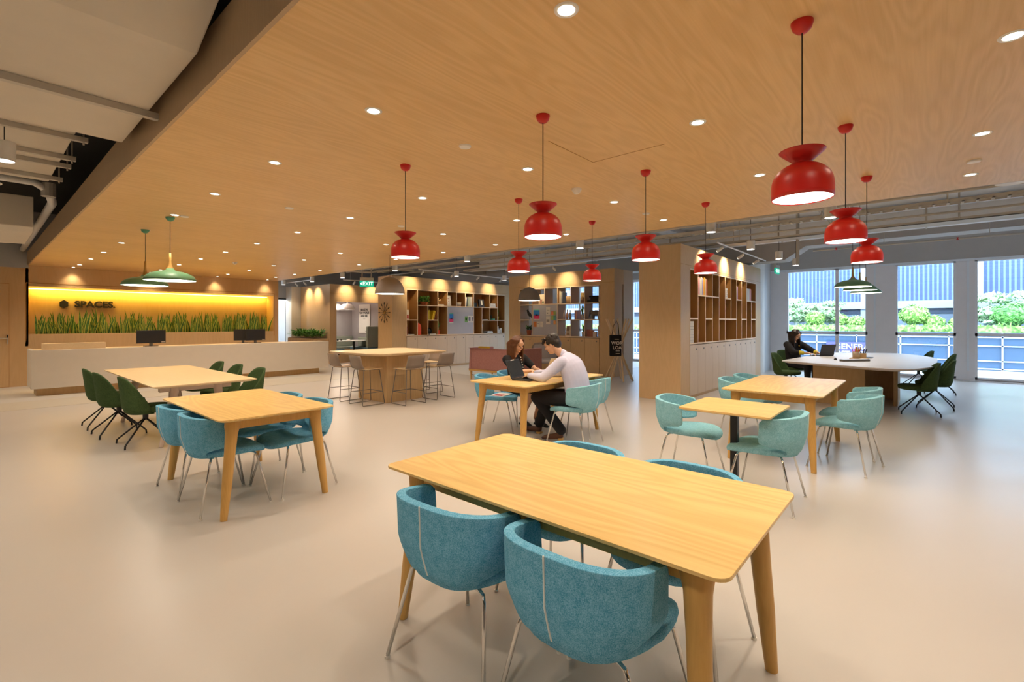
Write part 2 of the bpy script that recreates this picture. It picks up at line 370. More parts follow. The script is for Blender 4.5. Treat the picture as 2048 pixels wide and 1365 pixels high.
for i, (y0, y1, mul) in enumerate(wins):
    w = struct(thing('window_%d' % (i+1), None, None, (XW, (y0+y1)/2, 0))); h = (y1-y0)/2; c = (y0+y1)/2
    f = B(); f.box(.0, .1, -h, -h+.045, .06, 2.97); f.box(0, .1, h-.045, h, .06, 2.97); f.box(0, .1, -h, h, 2.92, 2.97); f.box(0, .1, -h, h, .06, .1)
    f.box(0, .09, -h, h, 1.10, 1.175)
    for m_ in mul: f.box(0, .09, m_-c-.04, m_-c+.04, .06, 2.97)
    f.build('window_frame', 'frame', w)
    B().box(.05, .06, -h, h, .08, 2.95).build('pane', 'glass', w)
struct(B().box(XW-.1, XW, -7, 12, 0, .02).build('trim_9', 'frame'))
# round white column between the shelving and the windows
B0 = B().cyl(15.0, 4.02, 0, 3.75, .50, 40); struct(B0.build('column', 'white', smooth=True, autos=True))
struct(B().box(14.9, XW, 3.6, 4.7, 0, 3.75).build('wall_stub', cm('pier_pale', (.62, .64, .66))))
# stepping bulkhead beam in front of the windows
bb = B()
bb.add([(x, y, z) for x in (13.2, 13.75) for y, z in ((-7, 3.30), (2.2, 3.27), (2.65, 2.97), (21, 3.0), (21, 3.75), (-7, 3.75))],
       [(0,1,2,3,4,5), (6,11,10,9,8,7)]+[(i, i+6, (i+1) % 6+6, (i+1) % 6) for i in range(6)])
struct(bb.build('ceiling_beam', 'beam', merge=False))
struct(B().box(6.32, 13.2, 12.9, 13.4, 3.3, 3.75).build('ceiling_beam_back', 'beam'))
for i, y in enumerate((-3.2, 4.6, 8.8)): struct(B().box(6.32, 13.2, y, y+.35, 3.62, 3.75).build('ceiling_beam_cross', 'ceil_grey'))

# ---------------------------------------------------------------- ceiling lights
ROWS = {'reception-side fascia': (1.62, [-1.7, -.29, 1.12, 2.54, 3.96, 5.38, 6.8, 8.22, 9.83, 11.4, 12.8, 14.3]),
        'second': (3.09, [-1.7, -.29, 1.114, 2.53, 3.94, 5.36, 6.79, 8.25, 9.7, 11.12, 12.63, 14.2]),
        'third': (4.55, [-1.7, -.283, 1.105, 2.527, 3.905, 5.32, 6.76, 8.24, 9.7, 11.19, 12.64, 14.1]),
        'window-side': (5.75, [-1.7, -.283, 1.1, 2.5, 3.98, 5.4, 6.72, 8.2, 9.59, 11.4, 12.8, 14.0])}
def downlight(x, y, label, e=15):
    t = thing('recessed_downlight', label, 'ceiling light', (x, y, HC), 0, 'downlights in the veneered ceiling')
    B().lathe([(.036, 0), (.036, -.004), (.05, -.004), (.052, 0)]).build('trim_ring', 'white', t, smooth=True)
    B().cyl(0, 0, -.002, -.0005, .036, 20).build('lamp_lens', 'light', t)
    spot((x, y, HC-.02), e, 125, r=.035); return t
ordn = ['first', 'second', 'third', 'fourth', 'fifth', 'sixth', 'seventh', 'eighth', 'ninth', 'tenth', 'eleventh', 'twelfth']
names = {'reception-side fascia': 'row nearest the fascia', 'second': 'second row from the fascia', 'third': 'third row from the fascia', 'window-side': 'row farthest from the fascia'}
for key, (x, ys) in ROWS.items():
    k = 0
    for y in ys:
        vis = not (y < -1 or (y < 0 and x < 2))
        if vis:
            downlight(x, y, 'recessed downlight, %s from the near end, %s' % (ordn[k], names[key])); k += 1
        else: spot((x, y, HC-.02), 15, 125)
for x in (1.6, 3.07, 4.6, 5.95):
    t = thing('wall_washer_light', 'small recessed light washing the back wall, ' + {1.6: 'above the black sign', 3.07: 'behind the green pendants', 4.6: 'third from the left', 5.95: 'rightmost of the row'}[x], 'ceiling light', (x, YB-.2, HC), 0, 'wall washers over the niche')
    B().lathe([(.03, 0), (.03, -.004), (.042, -.004), (.044, 0)]).build('trim_ring', 'white', t, smooth=True); B().cyl(0, 0, -.002, -.0005, .03, 16).build('lamp_lens', 'light', t)
    spot((x, YB-.16, HC-.02), 9, 80, (1, .8, .5), target=(x, YB-.03, 2.2), blend=1.0)
for x in (-2, -.5, -4): 
    for y in (-3, 1, 5, 9, 13): spot((x, y, 2.75), 30, 130)  # bare lamps added out of view to brighten the left side
for y in (-3.4, -5.2):
    for x in (2, 5, 8, 11, 14): spot((x, y, 2.75), 22, 120)  # bare lamps added behind the camera to light the unseen room
# blank speaker / sensor discs and smoke detectors in the ceiling
for x, y, lb_ in ((2.383, 2.543, 'white round ceiling cover plate left of the red lamps'), (5.27, 2.506, 'white round cover plate beside the cable of a red lamp'), (5.28, -.28, 'white round cover plate at the right edge by two downlights'),
                  (2.37, 5.41, 'white round cover plate over the left tables'), (1.72, 6.8, 'white cover plate beside the green pendant mounts'), (3.8, 5.3, 'white round cover plate in mid ceiling')):
    tag(B().lathe([(0, -.012), (.04, -.012), (.045, -.006), (.045, 0), (0, 0)], 24, ).build('ceiling_cover_plate', 'white', smooth=True, autos=True), lb_, 'ceiling plate').location = (x, y, HC)
for x, y, lb_ in ((3.86, 2.55, 'white round smoke detector beside the access hatch in the ceiling'), (3.75, 11.2, 'small smoke detector far back in the veneered ceiling near the niche')):
    t = thing('smoke_detector', lb_, 'smoke detector', (x, y, HC))
    B().lathe([(0, -.02), (.045, -.02), (.05, 0), (0, 0)], 20).build('base', 'paper', t, smooth=True, autos=True)
    B().lathe([(0, -.05), (.02, -.05), (.035, -.035), (.038, -.02), (0, -.02)], 20).build('sensor_cap', 'paper', t, smooth=True, autos=True)

# ---------------------------------------------------------------- pendants
def red_pendant(x, y, zb, label, e=7):
    t = thing('pendant_lamp', label, 'pendant lamp', (x, y, zb), 0, 'red pendant lamps in three rows')
    prof = [(.116, 0), (.1175, .02), (.1175, .05)]+[(.1175*(1-((z-.05)/.106)**2.3)**.5, z) for z in (.065, .08, .095, .108, .12, .13, .139, .146)]+[(.036, .151), (.036, .158), (.050, .170), (.070, .187), (.087, .203), (.088, .206), (.084, .204), (.06, .186), (.03, .165), (.006, .160)]
    o = B().lathe(prof, 40).build('lamp_shade', 'red', t, smooth=True); md = o.modifiers.new('s', 'SOLIDIFY'); md.thickness = .003; md.offset = -1
    B().lathe([(0, .004), (.1145, .004)], 40).build('diffuser', 'lightw', t, smooth=True)
    B().cyl(0, 0, .16, HC-zb-.04, .0028, 8).build('cable', 'black', t)
    B().lathe([(0, HC-zb-.048), (.02, HC-zb-.045), (.036, HC-zb-.03), (.043, HC-zb-.008), (.043, HC-zb)], 28).build('ceiling_canopy', 'red', t, smooth=True)
    spot((x, y, zb-.005), e, 150, r=.08, blend=1.0); return t
near = ['nearest', 'middle', 'farthest']
for i, x in enumerate((2.355, 3.79, 5.24)):
    for j, y in enumerate((.405, 1.805, 3.225)):
        row = ('left-hand row', 'middle row', 'row nearest the windows')[i]
        red_pendant(x, y, 1.97, 'red enamel pendant lamp with flared top, %s one of the %s' % (near[j], row))
def cone_pendant(x, y, zb, zt, label, mat='gpend', group='green dish pendants'):
    t = thing('pendant_lamp', label, 'pendant lamp', (x, y, zb), 0, group)
    o = B().lathe([(.272, 0), (.268, .022), (.245, .058), (.20, .088), (.14, .108), (.08, .120), (.05, .130), (.04, .150), (0, .155)], 44).build('lamp_shade', mat, t, smooth=True)
    md = o.modifiers.new('s', 'SOLIDIFY'); md.thickness = .003; md.offset = -1
    B().lathe([(0, .004), (.266, .004)], 40).build('diffuser', 'lightw', t, smooth=True)
    B().lathe([(.047, .135), (.030, .16), (.019, .19), (.013, .25), (.012, .34), (.0, .34)], 18).build('wood_stem', 'leg', t, smooth=True)
    B().cyl(0, 0, .29, zt-zb-.03, .0032, 8).build('cable', 'black', t)
    B().lathe([(0, zt-zb-.05), (.02, zt-zb-.047), (.04, zt-zb-.03), (.05, zt-zb-.005), (.05, zt-zb)], 24).build('ceiling_canopy', 'cup', t, smooth=True)
    spot((x, y, zb-.005), 5 if x < 5 else 2.5, 165, r=.24, blend=1.0)
cone_pendant(1.61, 8.21, 1.95, HC, 'green dish pendant lamp on a wooden stem, farther of the pair before the niche')
cone_pendant(1.62, 7.0, 1.95, HC, 'green dish pendant lamp on a wooden stem, nearer of the pair before the niche')
for x, lb_ in ((10.05, 'nearest'), (11.2, 'middle'), (12.35, 'farthest')): cone_pendant(x, .97, 2.05, 3.75, 'dark green dish pendant by the windows, %s of the three' % lb_, group='green pendants by the windows')
def dome(x, y, zb, zt, label):
    t = thing('pendant_lamp', label, 'pendant lamp', (x, y, zb), 0, 'large grey dome pendants')
    pr = [(.278*math.cos(a*PI/2/12), .33*math.sin(a*PI/2/12)**1.0) for a in range(12)]+[(.02, .335), (0, .335)]
    o = B().lathe(pr, 44).build('lamp_shade', 'gdome', t, smooth=True); md = o.modifiers.new('s', 'SOLIDIFY'); md.thickness = .004; md.offset = -1
    B().lathe([(0, .005), (.272, .005)], 40).build('diffuser', 'lightw', t, smooth=True)
    B().cyl(0, 0, .33, zt-zb, .003, 8).build('cable', 'black', t); spot((x, y, zb-.005), 8, 160, r=.22, blend=1.0)
dome(5.28, 7.72, 1.98, HC, 'large grey dome pendant lamp over the high bar table')
dome(9.16, 7.45, 1.98, 3.75, 'large grey dome pendant lamp over the mauve sofa')
# hanging cylinder spots
def cyl_light(x, y, zb, zt, label, r=.07, h=.16, e=26):
    t = thing('cylinder_spotlight', label, 'ceiling light', (x, y, zb), 0, 'white cylinder spotlights below the open slab')
    B().lathe([(.0, h), (r, h), (r, 0), (r-.008, 0), (r-.008, .015)], 24).build('housing', 'white', t, smooth=True, autos=True)
    B().cyl(0, 0, .012, .016, r-.008, 20).build('lamp_lens', 'coolglow', t)
    B().cyl(0, 0, h, zt-zb, .004, 6).build('cable', 'black', t)
    spot((x, y, zb), e, 110, (1, .82, .6), r=.05)
for px, loc, lb_ in ():
    pass
cyl_pos = [(7.38, .95, 'by the second red lamp, nearest the camera'), (7.38, 2.46, 'left of the oak block wall, second of the near row'), (7.38, 4.8, 'over the gap between the two shelving blocks'), (7.33, 7.75, 'in front of the alcove shelving, left of a red lamp'),
 (7.4, 10.59, 'above the grey dome by the clock'), (7.5, 13.45, 'left of the exit sign'), (7.52, 15.45, 'above the white planter wall'), (7.5, 17.6, 'farthest, beside the niche wall end'),
 (9.6, 2.48, 'in front of the tall shelving unit'), (11.45, 2.4, 'next before the green exit sign box'), (13.0, 2.37, 'nearest the windows'), (9.5, 10.5, 'over the left shelving'), (11.5, 10.4, 'over the right end of the left shelving')]
for x, y, lb_ in cyl_pos: cyl_light(x, y, 2.8, 3.75, 'white hanging cylinder spotlight, '+lb_)
cyl_light(.19, 5.85, 2.8, 3.95, 'white cylinder spotlight at the left edge under the ducts', e=20)
t = thing('ceiling_speaker', 'white disc speaker under the ducts at the left edge', 'speaker', (.10, 7.2, 2.86))
B().lathe([(0, 0), (.12, .004), (.12, .012), (0, .02)], 28).build('speaker_grille', 'white', t, smooth=True, autos=True); B().box(-.03, .05, -.03, .03, .02, .12).build('bracket', 'white', t)
t = thing('ceiling_speaker', 'beige recessed speaker with white disc face at upper right', 'speaker', (7.35, -.68, 2.93))
B().lathe([(0, 0), (.13, .004), (.13, .012), (0, .02)], 28).build('speaker_grille', 'white', t, smooth=True, autos=True)
B().box(-.075, .075, -.075, .075, .02, .13).build('housing', 'pipe', t); B().box(-.03, .03, -.03, .03, .13, .17).build('bracket', 'black', t); B().tube([(0, 0, .17), (0, 0, .82)], .004, 6).build('hanger_rod', 'pipe', t)

# ---------------------------------------------------------------- services under the open slab
def pipe(x, z, y0, y1, r, name, label, mat='pipe', rods=None, extra=None):
    t = thing(name, label, 'pipe', (x, 0, z))
    pts = [(0, y0, 0), (0, y1, 0)] if extra is None else extra
    B().tube(pts, r, 10).build('pipe_run', mat, t, smooth=True, autos=True)
    for y in (rods or []): B().tube([(0, y, 0), (0, y, 3.75-z)], .006, 6).build('hanger_rod', mat, t)
pipe(7.95, 3.05, -3, 14, .022, 'ceiling_pipe', 'thin grey pipe running just beyond the veneered ceiling edge', rods=[-2, -.6, .9, 2.4, 3.9, 5.4, 7])
pipe(9.5, 3.06, -4, 14, .018, 'sprinkler_pipe', 'thin sprinkler pipe below the cable tray', rods=[-1.2, 1.2, 3.2, 5.2, 7.2])
pipe(12.9, 3.1, -5, 2.0, .020, 'sprinkler_pipe', 'pale pipe with red joints in front of the bulkhead', rods=[-2.5, -.9, .7])
for i, y in enumerate((-2.2, -.45, 1.55)): B().cyl(12.9, y, 3.075, 3.125, .022, 10).build('pipe_joint', 'red').hide_render = False
for o in list(bpy.data.objects):
    if o.name.startswith('pipe_joint'):
        p = [q for q in bpy.data.objects if q.name.startswith('sprinkler_pipe')][-1]; o.parent = p; o.matrix_parent_inverse = Matrix.Translation((-12.9, 0, -3.1))
pipe(6.95, 3.2, -3, 14, .03, 'ceiling_pipe', 'dark grey pipe close behind the veneered ceiling edge', rods=[-1.5, .2, 1.7])
def tray(x, w, z, y0, y1, name, label, rods, perf=True):
    t = thing(name, label, 'cable tray', (x, 0, z))
    b = B(); b.box(-w/2, -w/2+.012, y0, y1, 0, .05); b.box(w/2-.012, w/2, y0, y1, 0, .05)
    if perf:
        y = y0
        while y < y1: b.box(-w/2, w/2, y, y+.03, 0, .012); y += .14
    else: b.box(-w/2, w/2, y0, y1, 0, .01)
    b.build('tray_run', 'pipe', t)
    for y in rods:
        for s in (-1, 1): B().tube([(s*w/2, y, 0), (s*w/2, y, 3.75-z)], .006, 6).build('hanger_rod', 'pipe', t)
tray(8.5, .16, 3.0, -4, 13, 'cable_tray', 'perforated cable tray across the open slab', [-1.6, -.2, 1.2, 2.7, 4.2, 5.7, 7.4, 9])
tray(10.9, .40, 3.12, -5, 11.5, 'cable_trunking', 'wide beige cable trunking beneath the slab', [-2.4, -.4, 1.1, 3.1, 5.2, 7.1], perf=False)
t = thing('air_duct', 'pale air duct running behind the trunking', 'duct', (12.2, 0, 3.3)); B().box(-.25, .25, -6, 12, 0, .3).build('duct_body', 'ceil_grey', t)
for y in (-5, -2.5, 0, 2.5, 5, 7.5, 10): B().box(-.27, .27, y, y+.03, -.01, .32).build('flange', 'pipe', t)
t = thing('cable_riser', 'pair of vertical conduits dropping to the exit sign box', 'conduit', (11.0, 1.98, 0))
for dx in (0, .12): B().tube([(dx, 0, 2.62), (dx, 0, 3.75)], .02, 8).build('conduit', 'pipe', t)
# second cross pipes
pipe(8.9, 3.3, 0, 0, .02, 'ceiling_pipe', 'cross pipe bending down beside the first beam', extra=[(-2.4, 1.35, 0), (1.6, 1.35, 0), (1.9, 1.35, -.35)])
pipe(8.4, 2.98, 0, 0, .035, 'ceiling_pipe', 'bent grey pipe above the exit sign near the clock wall', extra=[(-1.9, 13.2, 0), (-.3, 12.9, 0), (.2, 12.6, .12), (1.8, 12.4, .12), (2.3, 12.1, 0)])

# left-hand ducts between x<.8
def duct(name, label, x1, prof, x0=-5, strap=None, mat='duct'):
    t = thing(name, label, 'duct', (0, 0, 0)); n = len(prof)
    vs = [(x0, y, z) for y, z in prof]+[(x1, y, z) for y, z in prof]
    B().add(vs, [tuple(range(n)), tuple(reversed(range(n, 2*n)))]+[(i, i+n, (i+1) % n+n, (i+1) % n) for i in range(n)]).build('duct_body', mat, t, bevel=.01)
    for y, z in (strap or []):
        B().box(x0, x1+.09, y, y+.045, z-.045, z-.002).build('support_channel', 'pipe', t)
        B().tube([(x1+.06, y+.022, z-.07), (x1+.06, y+.022, 3.95)], .008, 6).build('hanger_rod', 'pipe', t)
    return t
duct('air_duct', 'largest cream insulated air duct at upper left', .80, [(.9, 3.38), (2.46, 3.06), (2.93, 2.87), (4.83, 2.87), (4.83, 3.6), (.9, 3.9)], strap=[(3.95, 2.87)])
duct('air_duct', 'cream air duct behind the largest one, crossed by struts', .62, [(5.3, 3.12), (7.9, 3.12), (7.9, 3.7), (5.3, 3.7)], strap=[(5.75, 3.12), (6.5, 3.12), (6.85, 3.12), (7.55, 3.12)])
duct('air_duct', 'deep cream air duct with rounded lower corner at the left edge', .60, [(9.65, 3.24), (9.65, 2.80), (9.8, 2.74), (11.3, 2.74), (11.3, 3.24)], strap=[])
duct('air_duct', 'small cream duct by the grey upper wall', .5, [(12.4, 3.1), (12.4, 2.95), (13.2, 2.95), (13.2, 3.1)])
t = thing('drain_pipe', 'white pipe running along the top of the dark fascia', 'pipe', (0, 0, 0))
B().tube([(-5, 8.9, 3.33), (.55, 8.9, 3.30), (.70, 8.95, 3.22), (.76, 9.2, 3.11), (.77, 15.1, 3.06)], .05, 12).build('pipe_run', 'white', t, smooth=True)
B().cyl(.70, 8.95, 3.14, 3.32, .075, 12).build('pipe_joint', 'pipe', t)
B().tube([(-1, 11.9, 2.72), (.25, 11.9, 2.72)], .03, 8).build('sprinkler_branch', 'white', t)

# track lights
def track(name_lb, p0, p1, zt, heads, aim, e=15, zs=3.75, ang=84):
    p0 = Vector(p0); p1 = Vector(p1); t = thing('track_light', name_lb, 'track light', p0)
    d = p1-p0; B().tube([(0, 0, 0), d], .016, 4).build('track_rail', 'white', t)
    for k in (.15, .85): B().tube([d*k, d*k+Vector((0, 0, zs-p0.z))], .004, 5).build('hanger_rod', 'pipe', t)
    for s in heads:
        h = d*s; a = Vector(aim); a2 = (a).normalized()
        hd = B().tube([h+Vector((0, 0, -.05)), h+Vector((0, 0, -.05))+a2*.13], .028, 14); hd.tube([h, h+Vector((0, 0, -.07))], .01, 6)
        hd.build('spot_head', 'white', t, smooth=True, autos=True)
        B().tube([h+Vector((0, 0, -.05))+a2*.128, h+Vector((0, 0, -.05))+a2*.132], .022, 12).build('lamp_lens', 'light', t)
        q = p0+h+Vector((0, 0, -.05))+a2*.15; spot(q, e*1.15, ang, (1, .76, .44), target=q+a2, r=.02, blend=1.0)
track('white track light in front of the left shelving wall', (8.6, 11.15, 2.98), (13.1, 11.15, 2.98), 0, [.04, .30, .55, .80], (.0, .64, -.42))
track('white track light in front of the open see-through shelving', (10.45, 9.4, 2.98), (10.45, 6.6, 2.98), 0, [.25, .62], (.65, 0, -.40))
track('white track light with three heads before the tall shelving block', (9.16, 2.95, 2.93), (12.7, 2.95, 2.93), 0, [.10, .48, .82], (.0, .39, -.25), e=20, ang=112)
track('white track light over the meeting booth front', (8.45, 15.1, 2.9), (10.2, 15.1, 2.9), 0, [.25, .85], (.0, .59, -.38))
track('short white track light over the planter wall', (7.75, 16.1, 2.9), (7.75, 17.9, 2.9), 0, [.25, .62], (.52, 0, -.5), e=20)

# ---------------------------------------------------------------- niche sign, plants, reception
LED = B().box(.9, 6.18, YB+.42, YB+.46, 2.215, 2.235).build('led_cove_strip', 'led'); tag(LED, 'yellow led strip glowing along the top of the plant niche', 'light strip')
nl = bpy.data.lights.new('cove', 'AREA'); nl.shape = 'RECTANGLE'; nl.size = 5.2; nl.size_y = .06; nl.energy = 15; nl.color = (1, .66, .06)
no_ = bpy.data.objects.new('cove_light', nl); COL.objects.link(no_); no_.location = (3.54, YB+.40, 2.2); no_.rotation_euler = (math.radians(12), 0, 0)
lo = thing('wall_sign', 'black hexagon and SPACES. lettering on the yellow lit niche wall', 'sign', (1.98, YB+.49, 1.88))
hx = [(.089*math.cos(PI/6+k*PI/3), .103*math.sin(PI/6+k*PI/3)) for k in range(6)]
bb_ = B(); bb_.add([(x-.48, -.03, z) for x, z in hx]+[(x-.48, 0, z) for x, z in hx], [tuple(range(6)), tuple(range(11, 5, -1))]+[(i, i+6, (i+1) % 6+6, (i+1) % 6) for i in range(6)]); bb_.build('hexagon_mark', 'sign', lo)
text_mesh('lettering', 'SPACES.', .215, 'sign', (.10, -.015, 0), (PI/2, 0, 0), lo, ext=.012, off=.008, sx=1.03)
def snake_plant(seed):
    r = random.Random(seed); t = thing('snake_plant', None, None)
    b = B(); e = B()
    for k in range(8):
        a = r.uniform(0, 2*PI); ln = r.uniform(.30, .60); tl = r.uniform(.02, .20); w = r.uniform(.030, .046); bx, by = r.uniform(-.08, .08), r.uniform(-.05, .05)
        dx, dy = math.cos(a)*tl, math.sin(a)*tl*.6; tw = r.uniform(-.9, .9); sx, sy = math.cos(tw), math.sin(tw)
        rows = []; N = 7
        for i in range(N+1):
            s = i/N; ww = w*math.sin(min(1, .40+s*.9)*PI*.5)*(1-s**2.6)+.0008
            cx, cy, cz = bx+dx*s**1.5, by+dy*s**1.5, ln*s
            rows.append([(cx+sx*ww*q, cy+sy*ww*q+.006*(1-abs(q)), cz) for q in (-1, -.68, 0, .68, 1)])
        for bm_, cols in ((b, (1, 2, 3)), (e, (0, 1)), (e, (3, 4))):
            vs = [row[c] for row in rows for c in cols]; m = len(cols)
            bm_.add(vs, [(i*m+j, i*m+j+1, (i+1)*m+j+1, (i+1)*m+j) for i in range(N) for j in range(m-1)])
    b.build('leaves', 'leafy', t, merge=False); e.build('leaf_margins', 'leafedge', t, merge=False)
    B().lathe([(0, 0), (.05, 0), (.06, -.10), (0, -.10)], 10).build('root_ball', 'soil', t)
    return t
protos = [snake_plant(s) for s in range(6)]
for i in range(40):
    p = protos[i] if i < 6 else dup(protos[i % 6])
    p.location = (1.06+i*.127, YB+.18+.10*((i*7) % 3-1)*.8, 1.12); p.rotation_euler = (0, 0, random.uniform(-.5, .5)); sc_ = random.uniform(.85, 1.15); p.scale = (sc_*.95, sc_*.6, sc_)
    tag(p, 'yellow-edged snake plant in the niche trough behind the reception desk', 'plant', 'snake plants in the wall niche')
B().box(.89, 6.18, YB+.04, YB+.34, .98, 1.09).build('planting_soil', 'soil').name = 'planting_soil'
tag(bpy.data.objects['planting_soil'], 'dark soil filling the niche trough under the snake plants', 'soil')
# reception desk
t = thing('reception_desk', 'long white reception desk on a recessed wooden plinth', 'reception desk', (.77, 12.9, 0))
dk = B(); dk.box(0, 6.0, 0, .06, .15, .90); dk.box(0, .06, .06, .95, .15, .90); dk.box(5.94, 6.0, .06, .6, .15, .90); dk.build('counter_front', 'desk', t, bevel=.006)
B().box(.06, 5.94, .06, .75, .84, .895).build('counter_top', 'pale', t)
B().box(.08, 5.78, .14, .70, 0, .15).build('plinth', 'ash', t)
tag(B().box(.93, 1.88, 12.98, 13.2, .9, 1.02).build('wooden_riser', 'pale', bevel=.003), 'low wooden box shelf standing on the left end of the white desk', 'box')
def monitor(x, y, z, rz, label, w=.56):
    t = thing('monitor', label, 'monitor', (x, y, z), rz)
    B().box(-w/2, w/2, -.02, .02, .07, .36).build('screen_housing', 'dark', t, bevel=.006)
    B().box(-.03, .03, .0, .03, .01, .15).build('stand_neck', 'greym', t); B().prism(rrect(-.13, .13, -.06, .10, .03), 0, .012).build('stand_base', 'dark', t)
    B().box(w/2-.09, w/2-.015, -.022, -.0195, .085, .098).build('maker_label', 'paper', t)
    return t
monitor(2.72, 13.30, .895, .15, 'black monitor seen from behind on the middle of the white desk')
monitor(4.95, 13.30, .895, .12, 'black monitor on the right part of the white desk, front one', w=.5)
monitor(4.72, 13.52, .895, -.35, 'second black screen half hidden behind the right monitor on the desk', w=.42)

# ---------------------------------------------------------------- shelving blocks
RZ = [1.035, 1.51, 1.965, 2.44]
def shelving(name, label, loc, rz, width, height, depth, cx, step, n, vs, hs, doors, back=True, board=None, sd=.40, woodm='cab', doorm='cabp', backm='shelfin', full_depth=None, pier=True):
    t = thing(name, label, 'shelving unit', loc, rz)
    x1 = cx+n*step; D = full_depth or depth
    c = B()
    c.box(0, width, 0, .5 if not back else D, RZ[3]+.02, height)
    c.box(0, cx-.02, 0, depth, 0, RZ[3]+.02); c.box(x1+.02, width, 0, depth, 0, RZ[3]+.02)
    c.box(cx-.02, x1+.02, .02, sd+.03, 0, RZ[0]-.025)
    c.build('carcass', woodm, t)
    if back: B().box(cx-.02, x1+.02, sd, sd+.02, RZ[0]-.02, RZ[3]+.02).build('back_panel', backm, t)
    if back: B().box(cx-.02, x1+.02, sd+.03, depth, 0, RZ[3]+.02).build('rear_block', woodm, t)
    # dark seam line under header
    B().box(0, width, -.002, 0, RZ[3]+.06, RZ[3]+.066).build('header_seam', 'shelfin', t)
    E = .011
    for i, a, b_ in vs: 
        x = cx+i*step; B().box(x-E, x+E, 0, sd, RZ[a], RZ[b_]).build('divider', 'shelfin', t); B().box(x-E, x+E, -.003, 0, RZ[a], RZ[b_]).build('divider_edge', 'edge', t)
    for r, a, b_ in hs+[(0, 0, n), (3, 0, n)]:
        z = RZ[r]; q = 0 if r not in (0, 3) else .02
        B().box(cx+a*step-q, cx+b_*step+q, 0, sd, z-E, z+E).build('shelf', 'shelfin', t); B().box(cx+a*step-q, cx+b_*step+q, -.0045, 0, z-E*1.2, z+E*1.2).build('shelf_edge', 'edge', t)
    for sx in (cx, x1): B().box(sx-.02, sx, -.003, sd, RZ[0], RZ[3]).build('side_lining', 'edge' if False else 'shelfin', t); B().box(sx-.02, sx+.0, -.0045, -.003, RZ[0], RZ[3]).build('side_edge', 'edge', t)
    if board: B().box(cx+board[0]*step+.01, cx+board[1]*step-.01, .01, .04, RZ[0]+.015, RZ[2]-.015).build('pinboard', 'lilac', t)
    for k in range(doors):
        w = n*step/doors; x = cx+k*w
        d = B().box(x+.003, x+w-.003, 0, .02, .06, RZ[0]-.03).build('door', doorm, t)
        kb = B(); kb.tube([(x+w-.09, .0, RZ[0]-.11), (x+w-.09, -.006, RZ[0]-.11)], .019, 12); kb.build('lock', 'greym', d)
    return t
shelving('shelving_wall', 'long shelving wall with lockers below and a lilac pinboard, left of the mauve sofa', (8.14, 11.79, 0), 0, 5.35, 2.82, .72, .52, .4005, 11,
    [(1,0,3),(2,0,2),(3,0,3),(4,0,3),(5,2,3),(6,2,3),(7,0,3),(8,0,2),(9,1,3),(10,0,3)], [(2,1,10),(1,0,1),(1,2,3),(1,8,11)], 11, board=(4,7))
shelving('shelving_wall', 'tall veneered block with bookshelves and pale lockers nearest the windows', (8.43, 3.34, 0), 0, 5.42, 2.86, .81, .44, .4095, 11,
    [(1,0,3),(2,0,2),(3,0,3),(4,0,3),(5,0,3),(6,1,3),(7,0,3),(8,0,3),(9,0,3),(10,0,2)], [(2,1,4),(2,5,6),(2,7,8),(2,9,11),(1,0,1),(1,2,3),(1,4,7),(1,8,9),(1,10,11)], 11)
shelving('shelving_wall', 'open see-through shelving block with lockers and grey pinboard behind the seated pair', (11.1, 9.84, 0), -PI/2, 3.68, 2.86, .43, .47, .46, 6,
    [(1,0,3),(2,2,3),(3,0,3),(4,0,1),(4,2,3),(5,0,3)], [(2,0,6),(1,0,1),(1,3,6)], 6, back=False, board=(1,3), doorm='cab')
tag(B().box(11.1+.505, 12.13, 6.16, 6.61, 0, 2.86).build('veneered_pier', 'cabp', bevel=.002), 'pale veneered end pier of the see-through shelving behind the coat stand', 'pier')
# clock on the side of the left shelving
ck = thing('wall_clock', 'sunburst wall clock with thin radiating hands on the veneered block side', 'wall clock', (8.13, 12.15, 1.73), -PI/2)
for k in range(12):
    a = 2*PI*k/12; c_, s_ = math.cos(a), math.sin(a)
    b = B(); b.tube([(.03*c_, -.02, .03*s_), (.28*c_, -.02, .28*s_)], .005, 6); b.tube([(.24*c_, -.02, .24*s_), (.315*c_, -.02, .315*s_)], .016, 8, .006); b.build('ray', 'black', ck)
B().tube([(0, 0, 0), (0, -.035, 0)], .055, 20, .04).build('clock_hub', 'leg', ck, smooth=True, autos=True)
b = B(); b.tube([(0, -.04, 0), (.08, -.04, .09)], .005, 5); b.tube([(0, -.04, 0), (-.03, -.04, .14)], .004, 5); b.build('clock_hands', 'black', ck)

# ---------------------------------------------------------------- meeting booth block
bo = thing('meeting_booth', 'veneered booth block with an open grey meeting alcove', 'booth', (8.27, 15.69, 0))
f = B(); f.box(0, .25, 0, 2.2, 0, 2.78); f.box(.25, 2.15, 0, .1, 2.17, 2.78); f.box(2.15, 3.6, 0, 2.2, 0, 2.78); f.box(.25, 2.15, .1, 2.2, 2.4, 2.78); f.box(.25, 2.15, 2.1, 2.2, 0, 2.4); f.box(.25, 2.15, 0, .14, 0, .42)
f.build('shell', 'cab', bo)
g = B(); g.box(.25, 2.15, 2.08, 2.1, 0, 2.4); g.box(2.05, 2.15, .1, 2.1, 0, 2.4); g.box(.25, .27, .1, 2.1, 0, 2.4); g.box(.25, 2.15, .1, 2.1, 2.38, 2.4); g.build('lining', 'booth', bo)
B().box(0, 2.15, -.002, 0, 2.46, 2.466).build('header_seam', 'shelfin', bo)
B().box(.27, .36, -.003, 0, .28, .34).build('socket_plate', 'black', bo)
point((9.2, 16.8, 2.1), 15, (1, .82, .66), .12)
